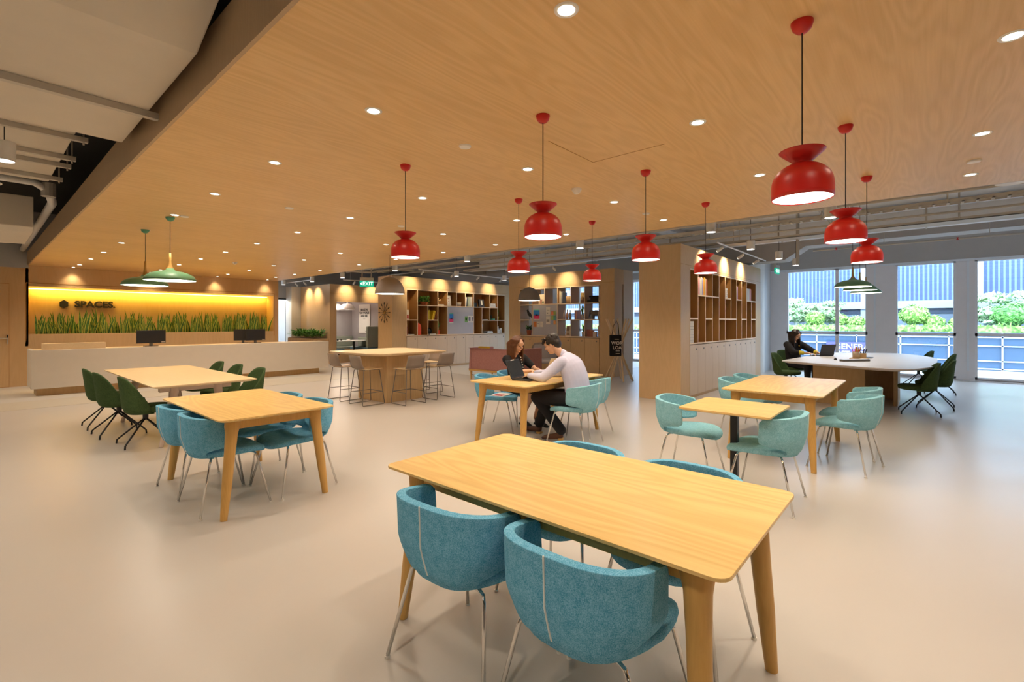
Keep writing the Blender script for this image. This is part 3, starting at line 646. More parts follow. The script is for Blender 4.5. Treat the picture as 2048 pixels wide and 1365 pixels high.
def booth_lamp(x, y, label):
    t = thing('pendant_lamp', label, 'pendant lamp', (x, y, 1.92), 0, 'white booth pendants')
    o = B().lathe([(.29, 0), (.275, .06), (.22, .17), (.14, .22), (.03, .235), (0, .235)], 32).build('lamp_shade', 'white', t, smooth=True); o.modifiers.new('s', 'SOLIDIFY').thickness = .003
    B().lathe([(0, .012), (.27, .012)], 32).build('diffuser', 'lightw', t); B().cyl(0, 0, .23, .46, .003, 6).build('cable', 'white', t); B().cyl(0, 0, .23, .27, .03, 10).build('lamp_holder', 'white', t)
booth_lamp(9.54, 16.75, 'white dome pendant in the meeting booth, fully visible one'); booth_lamp(9.33, 17.25, 'white dome pendant in the meeting booth, half hidden by the left jamb')
po = thing('poster', 'cream poster with dark lettering hanging in the meeting booth', 'poster', (10.30, 16.78, 1.57), -PI/2)
B().box(-.40, .40, -.015, 0, -.56, .58).build('sheet', 'paper', po)
for s_, z in (('BLAZE IN', .36), ('YOU WORDS', .24), ('AND SEE', .12)): text_mesh('lettering', s_, .125, 'sign', (0, -.018, z), (PI/2, 0, 0), po, ext=.001, off=.004, sx=.95)
b = B(); b.box(-.08, .08, -.017, -.015, .47, .478); b.box(-.08, .08, -.017, -.015, .0, .008); b.box(.22, .30, -.017, -.015, -.42, -.36); b.box(.08, .30, -.017, -.015, -.49, -.475); b.build('printed_marks', 'sign', po)
bt = thing('booth_table', 'pale oval table on a black post inside the meeting booth', 'table', (9.60, 16.55, 0))
B().prism(rrect(-.75, .60, -.35, .35, .3), .72, .745).build('tabletop', 'white', bt, bevel=.006); B().cyl(.1, 0, .02, .72, .035).build('post', 'black', bt); B().prism(rrect(-.25, .45, -.25, .25, .1), 0, .02).build('foot_plate', 'black', bt)
def bench(x0, x1, y0, y1, label, seatmat, backs):
    t = thing('booth_bench', label, 'bench'); B().box(x0, x1, y0, y1, 0, .38).build('bench_base', 'cab', t)
    B().box(x0, x1, y0, y1, .38, .48).build('seat_cushion', seatmat, t, bevel=.025, seg=3)
    for q in backs: B().box(*q).build('back_cushion', 'greenfab', t, bevel=.03, seg=3)
bench(8.53, 10.28, 17.15, 17.74, 'sage upholstered bench along the back of the meeting booth', 'greenfab', [(8.55, 10.28, 17.62, 17.76, .48, .88)])
bench(9.85, 10.31, 15.85, 17.12, 'blue and sage bench at the right side of the meeting booth', 'bluefab', [(10.18, 10.31, 15.85, 17.1, .48, .85), (9.86, 10.31, 15.83, 15.98, .48, 1.28)])
bench(8.54, 8.92, 15.84, 16.3, 'small blue seat at the left side of the meeting booth', 'bluefab', [(8.54, 8.62, 15.84, 16.3, .48, .85)])
tag(B().ell((8.86, 16.95, .62), (.22, .12, .15)).build('cushion', 'blackc', smooth=True), 'dark cushion slumped on the booth bench', 'cushion')
for k, x in enumerate((9.0, 9.12, 9.26)): tag(B().lathe([(0, 0), (.03, 0), (.035, .05), (.03, .06), (0, .06)], 12, (x, 16.7, .745)).build('small_cup', 'dark', smooth=True), 'dark cup on the booth table, %s' % ('leftmost', 'middle', 'rightmost')[k], 'cup', 'dark cups on the booth table')
tag(B().lathe([(0, 0), (.05, 0), (.07, .05), (.06, .055), (0, .02)], 16, (9.5, 16.6, .745)).build('bowl', 'paper', smooth=True), 'small white bowl on the booth table', 'bowl')
# trough planter before the booth side
def leaf_clump(b, c, R, n, ln, w, rnd, up=.6):
    for k in range(n):
        a = rnd.uniform(0, 2*PI); e = rnd.uniform(.1, 1.2)*up; l = ln*rnd.uniform(.7, 1.2)
        d = Vector((math.cos(a)*math.cos(e), math.sin(a)*math.cos(e), math.sin(e))); s = d.cross(Vector((0, 0, 1))).normalized()*w*rnd.uniform(.7, 1.2)
        p = Vector(c)+Vector((rnd.uniform(-R[0], R[0]), rnd.uniform(-R[1], R[1]), rnd.uniform(0, R[2])))
        m_ = p+d*l*.5+Vector((0, 0, l*.08)); q = p+d*l-Vector((0, 0, l*.12))
        b.add([p, m_-s, q, m_+s, m_+Vector((0, 0, -w*.3))], [(0, 1, 4), (1, 2, 4), (2, 3, 4), (3, 0, 4)])
pl = thing('trough_planter', 'slatted wooden trough planter of bushy green plants beside the reception desk end', 'planter', (7.98, 15.75, 0))
B().box(-.26, .26, 0, 2.0, 0, .88).build('trough', stripes('slats', (.60, .42, .24), (.42, .27, .14), 1, 14, duty=.8), pl)
B().box(-.23, .23, .03, 1.97, .86, .885).build('soil', 'soil', pl)
b = B(); rr = random.Random(3)
for k in range(9): leaf_clump(b, (0, .15+k*.21, .9), (.18, .1, .18), 55, .21, .034, rr, 1.0)
b.build('foliage', 'leaf', pl, merge=False)

# ================================================================ tables
def oak_table(x0, x1, y0, y1, label, z=.74, feet=.05):
    """thin chamfered top, apron, four splayed round legs that swell into the corner joints"""
    cx, cy = (x0+x1)/2, (y0+y1)/2; hx, hy = (x1-x0)/2, (y1-y0)/2
    t = thing('dining_table', label, 'table', (cx, cy, 0))
    lx = hx > hy
    b = B(); R0 = rrect(-hx+.045, hx-.045, -hy+.045, hy-.045, .03); R1 = rrect(-hx, hx, -hy, hy, .045); R2 = R1
    b.layers([[(x, y, z-.027) for x, y in R0], [(x, y, z-.011) for x, y in R1], [(x, y, z-.002) for x, y in R1], [(x*.999, y*.999, z) for x, y in R1]])
    b.build('tabletop', 'table_x' if lx else 'table', t)
    a = B(); ix, iy = hx-.12, hy-.12
    for y in (-iy, iy): a.box(-ix, ix, y-.014, y+.014, z-.095, z-.027)
    for x in (-ix, ix): a.box(x-.014, x+.014, -iy, iy, z-.095, z-.027)
    a.build('apron', 'leg', t, bevel=.003)
    for sx in (-1, 1):
        for sy in (-1, 1):
            tx, ty = sx*(hx-.125), sy*(hy-.125); fx, fy = sx*(hx-feet), sy*(hy-feet-.03)
            l = B(); P = lambda s: (tx+(fx-tx)*s, ty+(fy-ty)*s, (z-.027)*(1-s)+.0*s)
            l.tube([P(0), P(.06), P(.13), P(.3), P(.65), P(1)], [.052, .052, .043, .038, .034, .024], 18)
            l.build('leg', 'leg', t, smooth=True, autos=True)
    return t
oak_table(1.34, 2.235, .405, 2.005, 'large oak table in the foreground with four blue chairs')
oak_table(1.16, 2.03, 3.755, 5.295, 'oak table at left with four blue chairs, before the green chairs')
oak_table(3.95, 5.60, 3.26, 4.145, 'oak table where the woman and man sit with laptops')
oak_table(5.25, 6.98, .735, 1.655, 'oak table with blue chairs behind the small square table')
t = thing('bistro_table', 'small square oak table on a single black post', 'table', (4.2, 1.21, 0))
R0 = rrect(-.32, .32, -.32, .32, .02); R1 = rrect(-.345, .345, -.345, .345, .025)
B().layers([[(x, y, .716) for x, y in R0], [(x, y, .728) for x, y in R1], [(x, y, .74) for x, y in R1]]).build('tabletop', 'table', t)
B().box(-.028, .028, -.028, .028, .012, .716).build('post', 'black', t, bevel=.003); B().prism(rrect(-.22, .22, -.22, .22, .02), 0, .012).build('foot_plate', 'black', t)
# pale table with trestle legs by the green chairs
t = thing('meeting_table', 'pale wooden table with whitewashed trestle legs and green chairs at left', 'table', (1.825, 7.68, 0))
R0 = rrect(-.48, .48, -1.36, 1.36, .02); R1 = rrect(-.53, .53, -1.42, 1.42, .03)
B().layers([[(x, y, .71) for x, y in R0], [(x, y, .728) for x, y in R1], [(x, y, .74) for x, y in R1]]).build('tabletop', 'pale', t)
for sy in (-1, 1):
    B().box(-.38, .38, sy*.95-.03, sy*.95+.03, .62, .71).build('crossbeam', 'paleleg', t, bevel=.01)
    for sx in (-1, 1): B().tube([(sx*.22, sy*.95, .71), (sx*.24, sy*.96, .55), (sx*.38, sy*1.05, 0)], [.055, .045, .022], 14).build('leg', 'paleleg', t, smooth=True, autos=True)
B().box(-.03, .03, -.95, .95, .64, .70).build('centre_rail', 'paleleg', t, bevel=.008)
# high bar table
t = thing('bar_table', 'high square bar table on a veneered box base with grey stools', 'table', (5.28, 7.72, 0))
pl_ = rpoly([(-.86, .72), (-.80, -.55), (-.66, -.78), (.74, -.80), (.84, .70), (.66, .83)], [.05, .1, .12, .06, .05, .05])
B().layers([[(x*.93, y*.93, .855) for x, y in pl_], [(x, y, .885) for x, y in pl_], [(x, y, .90) for x, y in pl_]]).build('tabletop', 'pale', t)
B().box(-.40, .40, -.48, .45, 0, .856).build('box_base', 'ash', t, bevel=.004)
# big soft-cornered table by the windows
t = thing('conference_table', 'large soft-cornered pale table on wooden slab legs by the windows', 'table', (11.2, .9, 0))
pg = rpoly([(9.72-11.2, 2.02-.9), (9.0-11.2, .30-.9), (9.9-11.2, -.10-.9), (12.6-11.2, -.16-.9), (13.9-11.2, .45-.9), (13.2-11.2, 1.72-.9)], [.15, .35, .5, .7, .4, .5], 8)
B().layers([[(x*.955, y*.93, .695) for x, y in pg], [(x, y, .722) for x, y in pg], [(x, y, .74) for x, y in pg]]).build('tabletop', 'grey_top', t)
for (x0, x1, y0, y1) in ((-1.15, -.55, .60, .66), (-1.18, -1.12, -.1, .62), (-.75, .15, -.52, -.46), (.10, .16, -.50, .1), (.75, 1.45, .3, .36), (1.45, 1.51, -.35, .33)):
    B().box(x0, x1, y0, y1, 0, .695).build('slab_leg', 'ash', t, bevel=.004)

# ================================================================ chairs
def blue_chair(mat):
    t = thing('upholstered_chair', None, 'chair')
    NU, NV = 28, 16; vs = []; fs = []
    for j in range(NV+1):
        v = j/NV
        for i in range(NU+1):
            u = -1+2*i/NU
            # limit angle of the wrap: narrow at the seat, wide wings above
            if v < .24: tm = math.radians(46+ (v/.24)*14)
            elif v < .34: tm = math.radians(60+((v-.24)/.10)**.6*40)
            else: tm = math.radians(100-max(0, v-.9)**2*520)
            th = u*tm; Wd = .185+.062*min(1, v/.42)**.75+.006*v; Dp = .165+.05*min(1, v/.5)**.7
            s_, c_ = math.sin(th), math.cos(th)
            y = Wd*math.copysign(abs(s_)**.66, s_); x = -.055-.012*v-Dp*math.copysign(abs(c_)**.78, c_)
            zt = .732-.042*(abs(th)/math.radians(100))**2.2
            z = .415+(zt-.415)*v
            if v < .12: x += (.12-v)*.55; 
            vs.append((x, y, z))
    for j in range(NV):
        for i in range(NU):
            a = j*(NU+1)+i; fs.append((a, a+1, a+NU+2, a+NU+1))
    o = B().add(vs, fs).build('backrest', mat, t, smooth=True); m_ = o.modifiers.new('s', 'SOLIDIFY'); m_.thickness = .038; m_.offset = 0
    m_ = o.modifiers.new('b', 'BEVEL'); m_.width = .014; m_.segments = 3; m_.limit_method = 'ANGLE'; m_.angle_limit = math.radians(50)
    # seam line down the outer back
    pts = []
    for j in range(1, NV+1):
        v = j/NV; x, y, z = vs[j*(NU+1)+NU//2]; pts.append((x-.020, 0, z))
    B().tube(pts, .0035, 6).build('seam_piping', 'seam', o)
    # seat pad with waterfall front
    rings = []
    for zz, k, dz in ((.405, .90, 0), (.413, .985, 0), (.43, 1.0, 0), (.447, .985, 0), (.455, .90, 0), (.457, .5, -.004)):
        r_ = []
        for n_ in range(40):
            a = 2*PI*n_/40; c_, s_ = math.cos(a), math.sin(a)
            x = .015+.255*k*math.copysign(abs(c_)**.62, c_); y = (.245-(.05 if x < 0 else 0)*min(1, -x/.2 if x < 0 else 0))*k*math.copysign(abs(s_)**.62, s_)
            z = zz+dz-.028*max(0, (x-.10)/.17)**2+.012*max(0, abs(y)/.24)**2
            r_.append((x, y, z))
        rings.append(r_)
    B().layers(rings).build('seat', mat, t, smooth=True)
    for sx, fx in ((1, .245), (-1, -.245)):
        for sy in (-1, 1):
            B().tube([(sx*.12, sy*.06, .405), (sx*.145, sy*.17, .404), (sx*.155, sy*.198, .398), (sx*.165, sy*.212, .375), (fx, sy*.278, .008)], .0085, 10).build('leg', 'chrome', t, smooth=True)
            B().cyl(fx, sy*.278, 0, .01, .012, 10).build('glide', 'paper', t)
    return t
def green_chair():
    t = thing('shell_chair', None, 'chair')
    NU, NV = 26, 14; vs = []; fs = []
    for j in range(NV+1):
        v = j/NV
        for i in range(NU+1):
            u = -1+2*i/NU; tm = math.radians(100)
            th = u*tm; s_, c_ = math.sin(th), math.cos(th)
            Wd = .205+.03*v; Dp = .17+.03*v
            y = Wd*math.copysign(abs(s_)**.85, s_); x = -.03-.02*v-Dp*math.copysign(abs(c_)**.8, c_)
            q = abs(th)/tm
            zt = .41+.40*(1-q**2.6)**.75+.0 if q < 1 else .43
            zt = max(zt, .44)
            z = .375+(zt-.375)*v
            if v < .15: x += (.15-v)*.25; y *= 1-(.15-v)*.6
            vs.append((x, y, z))
    for j in range(NV):
        for i in range(NU):
            a = j*(NU+1)+i; fs.append((a, a+1, a+NU+2, a+NU+1))
    o = B().add(vs, fs).build('shell', 'green', t, smooth=True); m_ = o.modifiers.new('s', 'SOLIDIFY'); m_.thickness = .022; m_.offset = 0
    rings = []
    for zz, k in ((.375, .8), (.385, .95), (.41, 1.0), (.44, .98), (.452, .85), (.455, .4)):
        rings.append([(.03+.235*k*math.copysign(abs(math.cos(a))**.7, math.cos(a)), .215*k*math.copysign(abs(math.sin(a))**.75, math.sin(a)), zz) for a in [2*PI*n_/36 for n_ in range(36)]])
    B().layers(rings).build('seat', 'green', t, smooth=True)
    B().lathe([(0, .375), (.05, .375), (.03, .355), (.028, .30), (.022, .28), (0, .28)], 16).build('pedestal', 'black', t, smooth=True, autos=True)
    for k in range(4):
        a = PI/4+k*PI/2; c_, s_ = math.cos(a), math.sin(a)
        B().tube([(0, 0, .305), (.30*c_, .30*s_, .065), (.325*c_, .325*s_, .042), (.33*c_, .33*s_, .0)], .0095, 8).build('leg', 'black', t, smooth=True)
    return t
def bar_stool():
    t = thing('bar_stool', None, 'stool')
    b = B(); W_ = .19; prof = [(.20, .632), (.17, .64), (.0, .632), (-.12, .630), (-.165, .645), (-.195, .70), (-.215, .80), (-.235, .865)]
    vs = []; fs = []
    for i, (x, z) in enumerate(prof):
        w = W_*(1-.06*(i > 5)-.04*(i == 0)); c = .012 if i > 4 else -.01
        for k in range(5):
            yy = -w+2*w*k/4; bow = (1-(yy/w)**2)*(-.018 if i > 4 else 0); vs.append((x+bow, yy, z-(0 if i > 4 else (1-(yy/w)**2)*.008)))
    for i in range(len(prof)-1):
        for k in range(4): a = i*5+k; fs.append((a, a+1, a+6, a+5))
    o = B().add(vs[:25], [f for f in fs if max(f) < 25]).build('seat', 'pale', t, smooth=True); o.modifiers.new('s', 'SOLIDIFY').thickness = .012
    o2 = B().add(vs[20:], [tuple(i-20 for i in f) for f in fs if min(f) >= 20]).build('backrest', 'stool', t, smooth=True); o2.modifiers.new('s', 'SOLIDIFY').thickness = .013
    for sy in (-1, 1):
        B().tube([(.0, sy*.03, .615), (.13, sy*.14, .615), (.155, sy*.155, .60), (.215, sy*.215, .03), (.205, sy*.215, .012), (-.205, sy*.215, .012), (-.215, sy*.215, .03), (-.155, sy*.155, .60), (-.13, sy*.14, .615), (-.0, sy*.03, .615)], .007, 8).build('sled_leg', 'greym', t, smooth=True)
    B().box(-.14, .14, -.12, .12, .608, .622).build('mount_plate', 'greym', t)
    B().tube([(.197, -.195, .22), (.197, .195, .22)], .008, 8).build('footrest', 'greym', t)
    for sy in (-1, 1): B().tube([(.197, sy*.197, .22), (-.197, sy*.197, .22)], .006, 6).build('side_rail', 'greym', t)
    return t
BC = blue_chair('blue'); TC = blue_chair('teal'); GC = green_chair(); BS = bar_stool()
used = set()
def place(proto, x, y, deg, label, group):
    if proto.name not in used:
        used.add(proto.name); proto.location = (x, y, 0); proto.rotation_euler = (0, 0, math.radians(deg)); tag(proto, label, None, group); return proto
    return dup(proto, (x, y, 0), math.radians(deg), label, group)
G1 = 'blue upholstered chairs at the oak tables'
FT = 'foreground table'
place(BC, 1.445, .875, 0, 'blue tweed chair with white seam, nearest the camera at the foreground table', G1)
place(BC, 1.435, 1.475, 2, 'blue tweed chair left of the nearest one at the foreground table', G1)
place(BC, 2.10, .87, 180, 'blue chair on the far side of the foreground table, the right one of two', G1)
place(BC, 2.10, 1.46, 180, 'blue chair on the far side of the foreground table, the left one of two', G1)
place(BC, 1.345, 4.245, 0, 'blue chair at the left oak table, nearer one on the left side', G1)
place(BC, 1.335, 4.82, 2, 'blue chair at the left oak table, behind the nearer left one', G1)
place(BC, 1.885, 4.21, 184, 'blue chair at the left oak table, nearer one on the right side', G1)
place(BC, 1.88, 4.79, 180, 'blue chair at the left oak table, farther one on the right side', G1)
place(BC, 4.70, 4.38, -55, 'blue chair with a paper on its seat beside the woman with brown hair', G1)
place(BC, 5.24, 4.45, -95, 'blue chair the woman with brown hair sits on', G1)
place(TC, 4.70, 3.13, 99, 'pale blue chair the man in the shirt sits on', G1)
place(TC, 5.26, 3.34, 90, 'empty pale blue chair just behind the man in the shirt', G1)
place(TC, 4.47, 1.68, -84, 'pale blue chair left of the small square table', G1)
place(TC, 4.24, .99, 92, 'pale blue chair right of the small square table', G1)
place(TC, 5.76, .62, 80, 'pale blue chair with light seam, nearest on the right side of the right oak table', G1)
place(TC, 6.42, .66, 90, 'pale blue chair behind the seamed one on the right side of the right oak table', G1)
place(TC, 6.42, 1.72, -90, 'pale blue chair at the left side of the right oak table, nearer one', G1)
place(TC, 6.97, 1.70, -90, 'pale blue chair at the left side of the right oak table, farther one', G1)
G2 = 'green shell chairs on black spider bases'
place(GC, 1.38, 7.02, 0, 'dark green shell chair nearest the camera at the pale table', G2)
place(GC, 1.27, 7.86, 2, 'dark green shell chair, middle one on the left of the pale table', G2)
place(GC, 1.26, 8.62, 0, 'dark green shell chair, farthest on the left of the pale table', G2)
place(GC, 2.44, 6.98, 180, 'green shell chair nearest on the right side of the pale table', G2)
place(GC, 2.44, 7.80, 180, 'green shell chair, middle one on the right of the pale table', G2)
place(GC, 2.44, 8.60, 180, 'green shell chair, farthest on the right of the pale table', G2)
place(GC, 9.87, .10, 96, 'dark green shell chair nearest the camera at the window table', G2)
place(GC, 10.72, -.10, 88, 'dark green shell chair behind the nearest one at the window table', G2)
place(GC, 12.95, -.18, 92, 'green shell chair beyond the window table, the one nearer the pier', G2)
place(GC, 13.95, .15, 100, 'green shell chair beyond the window table, left of the other far one', G2)
place(GC, 11.0, 2.18, -95, 'empty green shell chair in front of the woman in black', G2)
place(GC, 12.13, 2.30, -122, 'green shell chair the woman in black sits on', G2)
G3 = 'grey backed bar stools on wire sleds'
place(BS, 4.60, 8.17, 0, 'grey bar stool leftmost at the high table', G3)
place(BS, 4.60, 7.42, 0, 'grey bar stool second from left at the high table', G3)
place(BS, 5.12, 6.92, 90, 'grey bar stool facing away in the middle of the near side', G3)
place(BS, 5.86, 6.98, 90, 'grey bar stool at the right of the near side', G3)
place(BS, 6.22, 7.75, 180, 'grey bar stool on the far right side, seen between two others', G3)
place(BS, 6.22, 8.35, 180, 'grey bar stool at the far right corner of the high table', G3)

# ================================================================ lounge
t = thing('sofa', 'mauve felt sofa with high wraparound back on oak legs', 'sofa', (8.3, 7.03, 0))
s = B(); s.box(0, .06, 0, 1.67, .27, .80); s.box(.0, .84, -.0, .06, .27, .82); s.box(.0, .84, 1.61, 1.67, .27, .80); s.build('shell_back', 'mauve', t, bevel=.02, seg=3)
B().box(.06, .84, .06, 1.61, .29, .43).build('seat_cushion', 'mauve', t, bevel=.03, seg=3); B().box(.06, .22, .06, 1.61, .43, .76).build('back_cushion', 'mauve', t, bevel=.03, seg=3)
fr = B().box(-.01, .84, -.01, 1.68, .225, .27).build('base_frame', 'leg', t, bevel=.004)
for x, y in ((.03, .04), (.80, .04), (.03, 1.63), (.80, 1.63)): B().tube([(x, y, .23), (x, y, 0)], .028, 8, .018).build('leg', 'leg', t)
for x in (.03, .80): B().tube([(x, .04, .12), (x, 1.63, .12)], .008, 6).build('stretcher', 'black', t)
tag(B().box(8.40, 8.50, 8.15, 8.5, .44, .835).build('cushion', 'yellow', bevel=.03, seg=3), 'mustard cushion standing against the back inside the mauve sofa', 'cushion')
t = thing('lounge_chair', 'grey framed lounge chair with pale mesh back behind the mauve sofa', 'chair', (10.3, 7.9, 0), math.radians(205))
b = B(); b.tube([(-.25, -.36, .38), (-.30, -.36, .75), (-.31, -.30, .84), (-.32, 0, .86), (-.31, .30, .84), (-.30, .36, .75), (-.25, .36, .38)], .028, 10); b.build('back_frame', 'stool', t, smooth=True)
B().box(-.31, -.295, -.34, .34, .42, .83).build('back_panel', 'booth', t); B().box(-.28, .32, -.34, .34, .34, .44).build('seat', 'booth', t, bevel=.03)
for x in (-.24, .28):
    for y in (-.3, .3): B().cyl(x, y, 0, .34, .015, 8).build('leg', 'stool', t)
# coat stand of crossed poles and tote bag
cs = thing('coat_stand', 'coat stand made of crossed wooden poles beside the see-through shelving', 'coat stand', (10.65, 5.78, 0))
for k in range(7):
    a = 2*PI*k/7+.35; r0 = .36; r1 = .33; a1 = a+PI*.93
    B().tube([(r0*math.cos(a), r0*math.sin(a), 0), (r1*math.cos(a1), r1*math.sin(a1), 1.52)], .021, 8).build('pole', 'pale', cs)
B().cyl(0, 0, .70, .80, .05, 12).build('joint', 'black', cs)
bg_ = thing('tote_bag', 'black cotton tote bag with white lettering hanging on the coat stand', 'bag', (10.36, 5.72, 0), math.radians(-48.8))
b = B().box(-.145, .145, -.03, .03, .62, 1.13); b.build('bag_body', 'blackc', bg_, bevel=.02, seg=3)
B().tube([(-.09, 0, 1.1), (-.05, .01, 1.35), (.03, .02, 1.47), (.07, .01, 1.38), (.09, 0, 1.1)], .018, 6, flat=.3).build('bag_handle', 'blackc', bg_)
text_mesh('lettering', 'WOR', .11, 'paper', (.03, -.032, .93), (PI/2, 0, 0), bg_, ext=.001, off=.003); text_mesh('lettering', 'LOA', .11, 'paper', (.035, -.032, .82), (PI/2, 0, 0), bg_, ext=.001, off=.003)
b = B(); b.box(-.03, .08, -.033, -.031, 1.02, 1.035); b.box(0, .10, -.033, -.031, .735, .75); b.box(0, .10, -.033, -.031, .675, .685); b.build('printed_marks', 'paper', bg_)
# exit signs
def exit_sign(loc, rz, label, txt, zt=3.75):
    t = thing('exit_sign', label, 'sign', loc, rz)
    B().box(-.17, .17, -.015, .015, -.10, .05).build('sign_panel', 'exitg', t, bevel=.003); B().box(-.17, .17, -.02, .02, .05, .13).build('housing', 'pipe', t)
    for x in (-.11, .11): B().tube([(x, 0, .13), (x, 0, zt-loc[2])], .012, 8).build('hanger_rod', 'pipe', t)
    if txt: 
        text_mesh('lettering', 'EXIT', .125, 'exitw', (.03, -.018, -.025), (PI/2, 0, 0), t, ext=.001, off=.002)
        B().add([(-.155, -.018, -.025), (-.115, -.018, .015), (-.115, -.018, -.065)], [(0, 1, 2)]).build('arrow', 'exitw', t)
    return t
exit_sign((6.61, 10.67, 2.44), math.radians(-38), 'illuminated green EXIT sign hanging near the clock wall', True)
exit_sign((13.85, 2.95, 2.80), math.radians(-4), 'small green EXIT sign seen at an angle by the white column', True)

# ================================================================ people
def blob(name, b, mat, parent, voxel=.008, smooth=3):
    o = b.build(name, mat, parent, merge=False)
    m = o.modifiers.new('r', 'REMESH'); m.mode = 'VOXEL'; m.voxel_size = voxel; m.use_smooth_shade = True
    if smooth: s = o.modifiers.new('s', 'SMOOTH'); s.factor = .5; s.iterations = smooth
    bpy.context.view_layer.update(); dg = bpy.context.evaluated_depsgraph_get()
    me = bpy.data.meshes.new_from_object(o.evaluated_get(dg)); o.modifiers.clear(); o.data = me
    me.polygons.foreach_set('use_smooth', [True]*len(me.polygons)); return o
def frame(f, up=(0, 0, 1)):
    f = Vector(f).normalized(); r = f.cross(Vector(up)).normalized(); u = r.cross(f)
    return Matrix((r, f, u)).transposed()      # columns: right, forward, up
def head_parts(b, c, R, s=1.0, female=False):
    c = Vector(c); P = lambda x, y, z: c+R@Vector((x*s, y*s, z*s))
    b.ell(P(0, -.005, .035), (.074*s, .092*s, .086*s), mat=R); b.ell(P(0, .028, -.03), (.056*s, .058*s, .075*s), mat=R)
    b.ell(P(0, .060, -.078), (.026*s, .024*s, .020*s), mat=R); b.ell(P(0, .080, .035), (.05*s, .015*s, .035*s), mat=R)
    b.cap(P(0, .088, .012), P(0, .103, -.018), .008*s, .012*s); 
    for k in (-1, 1):
        b.ell(P(k*.074, -.005, -.005), (.012*s, .02*s, .032*s), mat=R); b.ell(P(k*.038, .062, -.02), (.02*s, .02*s, .022*s), mat=R)
    b.ell(P(0, .083, -.050), (.022*s, .010*s, .007*s), mat=R)
def face(c, R, body, s=1.0, lip=(.42, .10, .08)):
    c = Vector(c); P = lambda x, y, z: c+R@Vector((x*s, y*s, z*s))
    e = B()
    for k in (-1, 1): e.ell(P(k*.030, .082, .008), (.014*s, .006*s, .0055*s), mat=R, seg=12, rings=8)
    e.build('eyes', 'black', body, smooth=True)
    w = B()
    for k in (-1, 1): w.tube([P(k*.014, .090, .030), P(k*.032, .088, .036), P(k*.048, .078, .030)], .003*s, 6)
    w.build('eyebrows', 'hair', body, smooth=True)
    B().ell(P(0, .088, -.050), (.020*s, .008*s, .006*s), mat=R, seg=12, rings=8).build('lips', cm('lips', lip, .4), body, smooth=True)
def hand_parts(b, wr, d, palm, side, s=1.0, curl=.5):
    """wr wrist, d pointing direction, palm normal (facing side of palm), side=+1 thumb on the d x palm side"""
    d = Vector(d).normalized(); n = Vector(palm).normalized(); t = d.cross(n).normalized()*side; wr = Vector(wr)
    for k in range(4):
        o_ = (-.028+.0187*k); a = wr+d*.012*s+t*o_*s*.7; k0 = wr+d*.082*s+t*o_*s*1.05-n*.002; b.cap(a, k0, .0125*s, .0105*s, 8)
        L = (.062, .072, .078, .070)[k]*s; c1 = k0+(d*.85+n*curl*.55).normalized()*L*.45; c2 = c1+(d*.6+n*curl*1.1).normalized()*L*.32; c3 = c2+(d*.35+n*curl*1.5).normalized()*L*.25
        b.cap(k0, c1, .0088*s, .008*s, 8); b.cap(c1, c2, .008*s, .0072*s, 8); b.cap(c2, c3, .0072*s, .006*s, 8)
    th0 = wr+d*.02*s+t*.022*s; th1 = th0+(d*.55+t*.75+n*.25).normalized()*.042*s; th2 = th1+(d*.9+t*.3+n*.35).normalized()*.032*s
    b.cap(th0, th1, .0125*s, .0095*s, 8); b.cap(th1, th2, .0095*s, .0075*s, 8)
def limb(b, pts, rs):
    for i in range(len(pts)-1): b.cap(pts[i], pts[i+1], rs[i], rs[i+1], 14)
def torso(b, hip, chest, neck, lat, rw, g=0.0):
    """stack of ellipses from hips to shoulders. lat = lateral unit vector; rw = (hipw, waistw, chestw, depth)"""
    hip, chest, neck, lat = Vector(hip), Vector(chest), Vector(neck), Vector(lat).normalized()
    rings = []; N = 10; ctr = []
    for i in range(N+1):
        t = i/N; p = hip*(1-t)**2+chest*2*t*(1-t)+neck*t*t; ctr.append(p)
    ws = [(0, .92), (.1, 1.0), (.3, None), (.6, None), (.85, None), (1, None)]
    for i, p in enumerate(ctr):
        t = i/N; d = (ctr[min(i+1, N)]-ctr[max(i-1, 0)]).normalized(); f = d.cross(lat).normalized()
        if t < .35: w = rw[0]+(rw[1]-rw[0])*(t/.35)
        elif t < .75: w = rw[1]+(rw[2]-rw[1])*((t-.35)/.4)
        else: w = rw[2]*(1-((t-.75)/.25)**2*.55)
        dp = rw[3]*(1.0 if t < .75 else 1-((t-.75)/.25)*.45)
        rings.append([p+lat*(w+g)*math.cos(a)+f*(dp+g)*math.sin(a) for a in [2*PI*k/24 for k in range(24)]])
    b.layers(rings)
def shoe(name, heel, d, mat, parent, heel_h=.03, l=.25, up=(0, 0, 1)):
    R = frame(d, up); heel = Vector(heel); P = lambda x, y, z: heel+R@Vector((x, y, z))
    b = B(); b.cap(P(0, .03, .04), P(0, l-.05, .026), .040, .030, 14); b.cap(P(0, .02, .07), P(0, .05, .05), .036, .036, 12); b.ell(P(0, l-.045, .024), (.040, .05, .022), mat=R)
    o = blob(name, b, mat, parent, .008, 2)
    k = B(); k.add([P(x, y, z) for z in (-heel_h*.0-.012, .012) for x, y in ((-.03, -.005), (.03, -.005), (.03, .05), (-.03, .05))], [(0, 3, 2, 1), (4, 5, 6, 7), (0, 1, 5, 4), (1, 2, 6, 5), (2, 3, 7, 6), (3, 0, 4, 7)]); k.build('heel', 'black' if mat != 'brown' else 'leg', o)
    return o

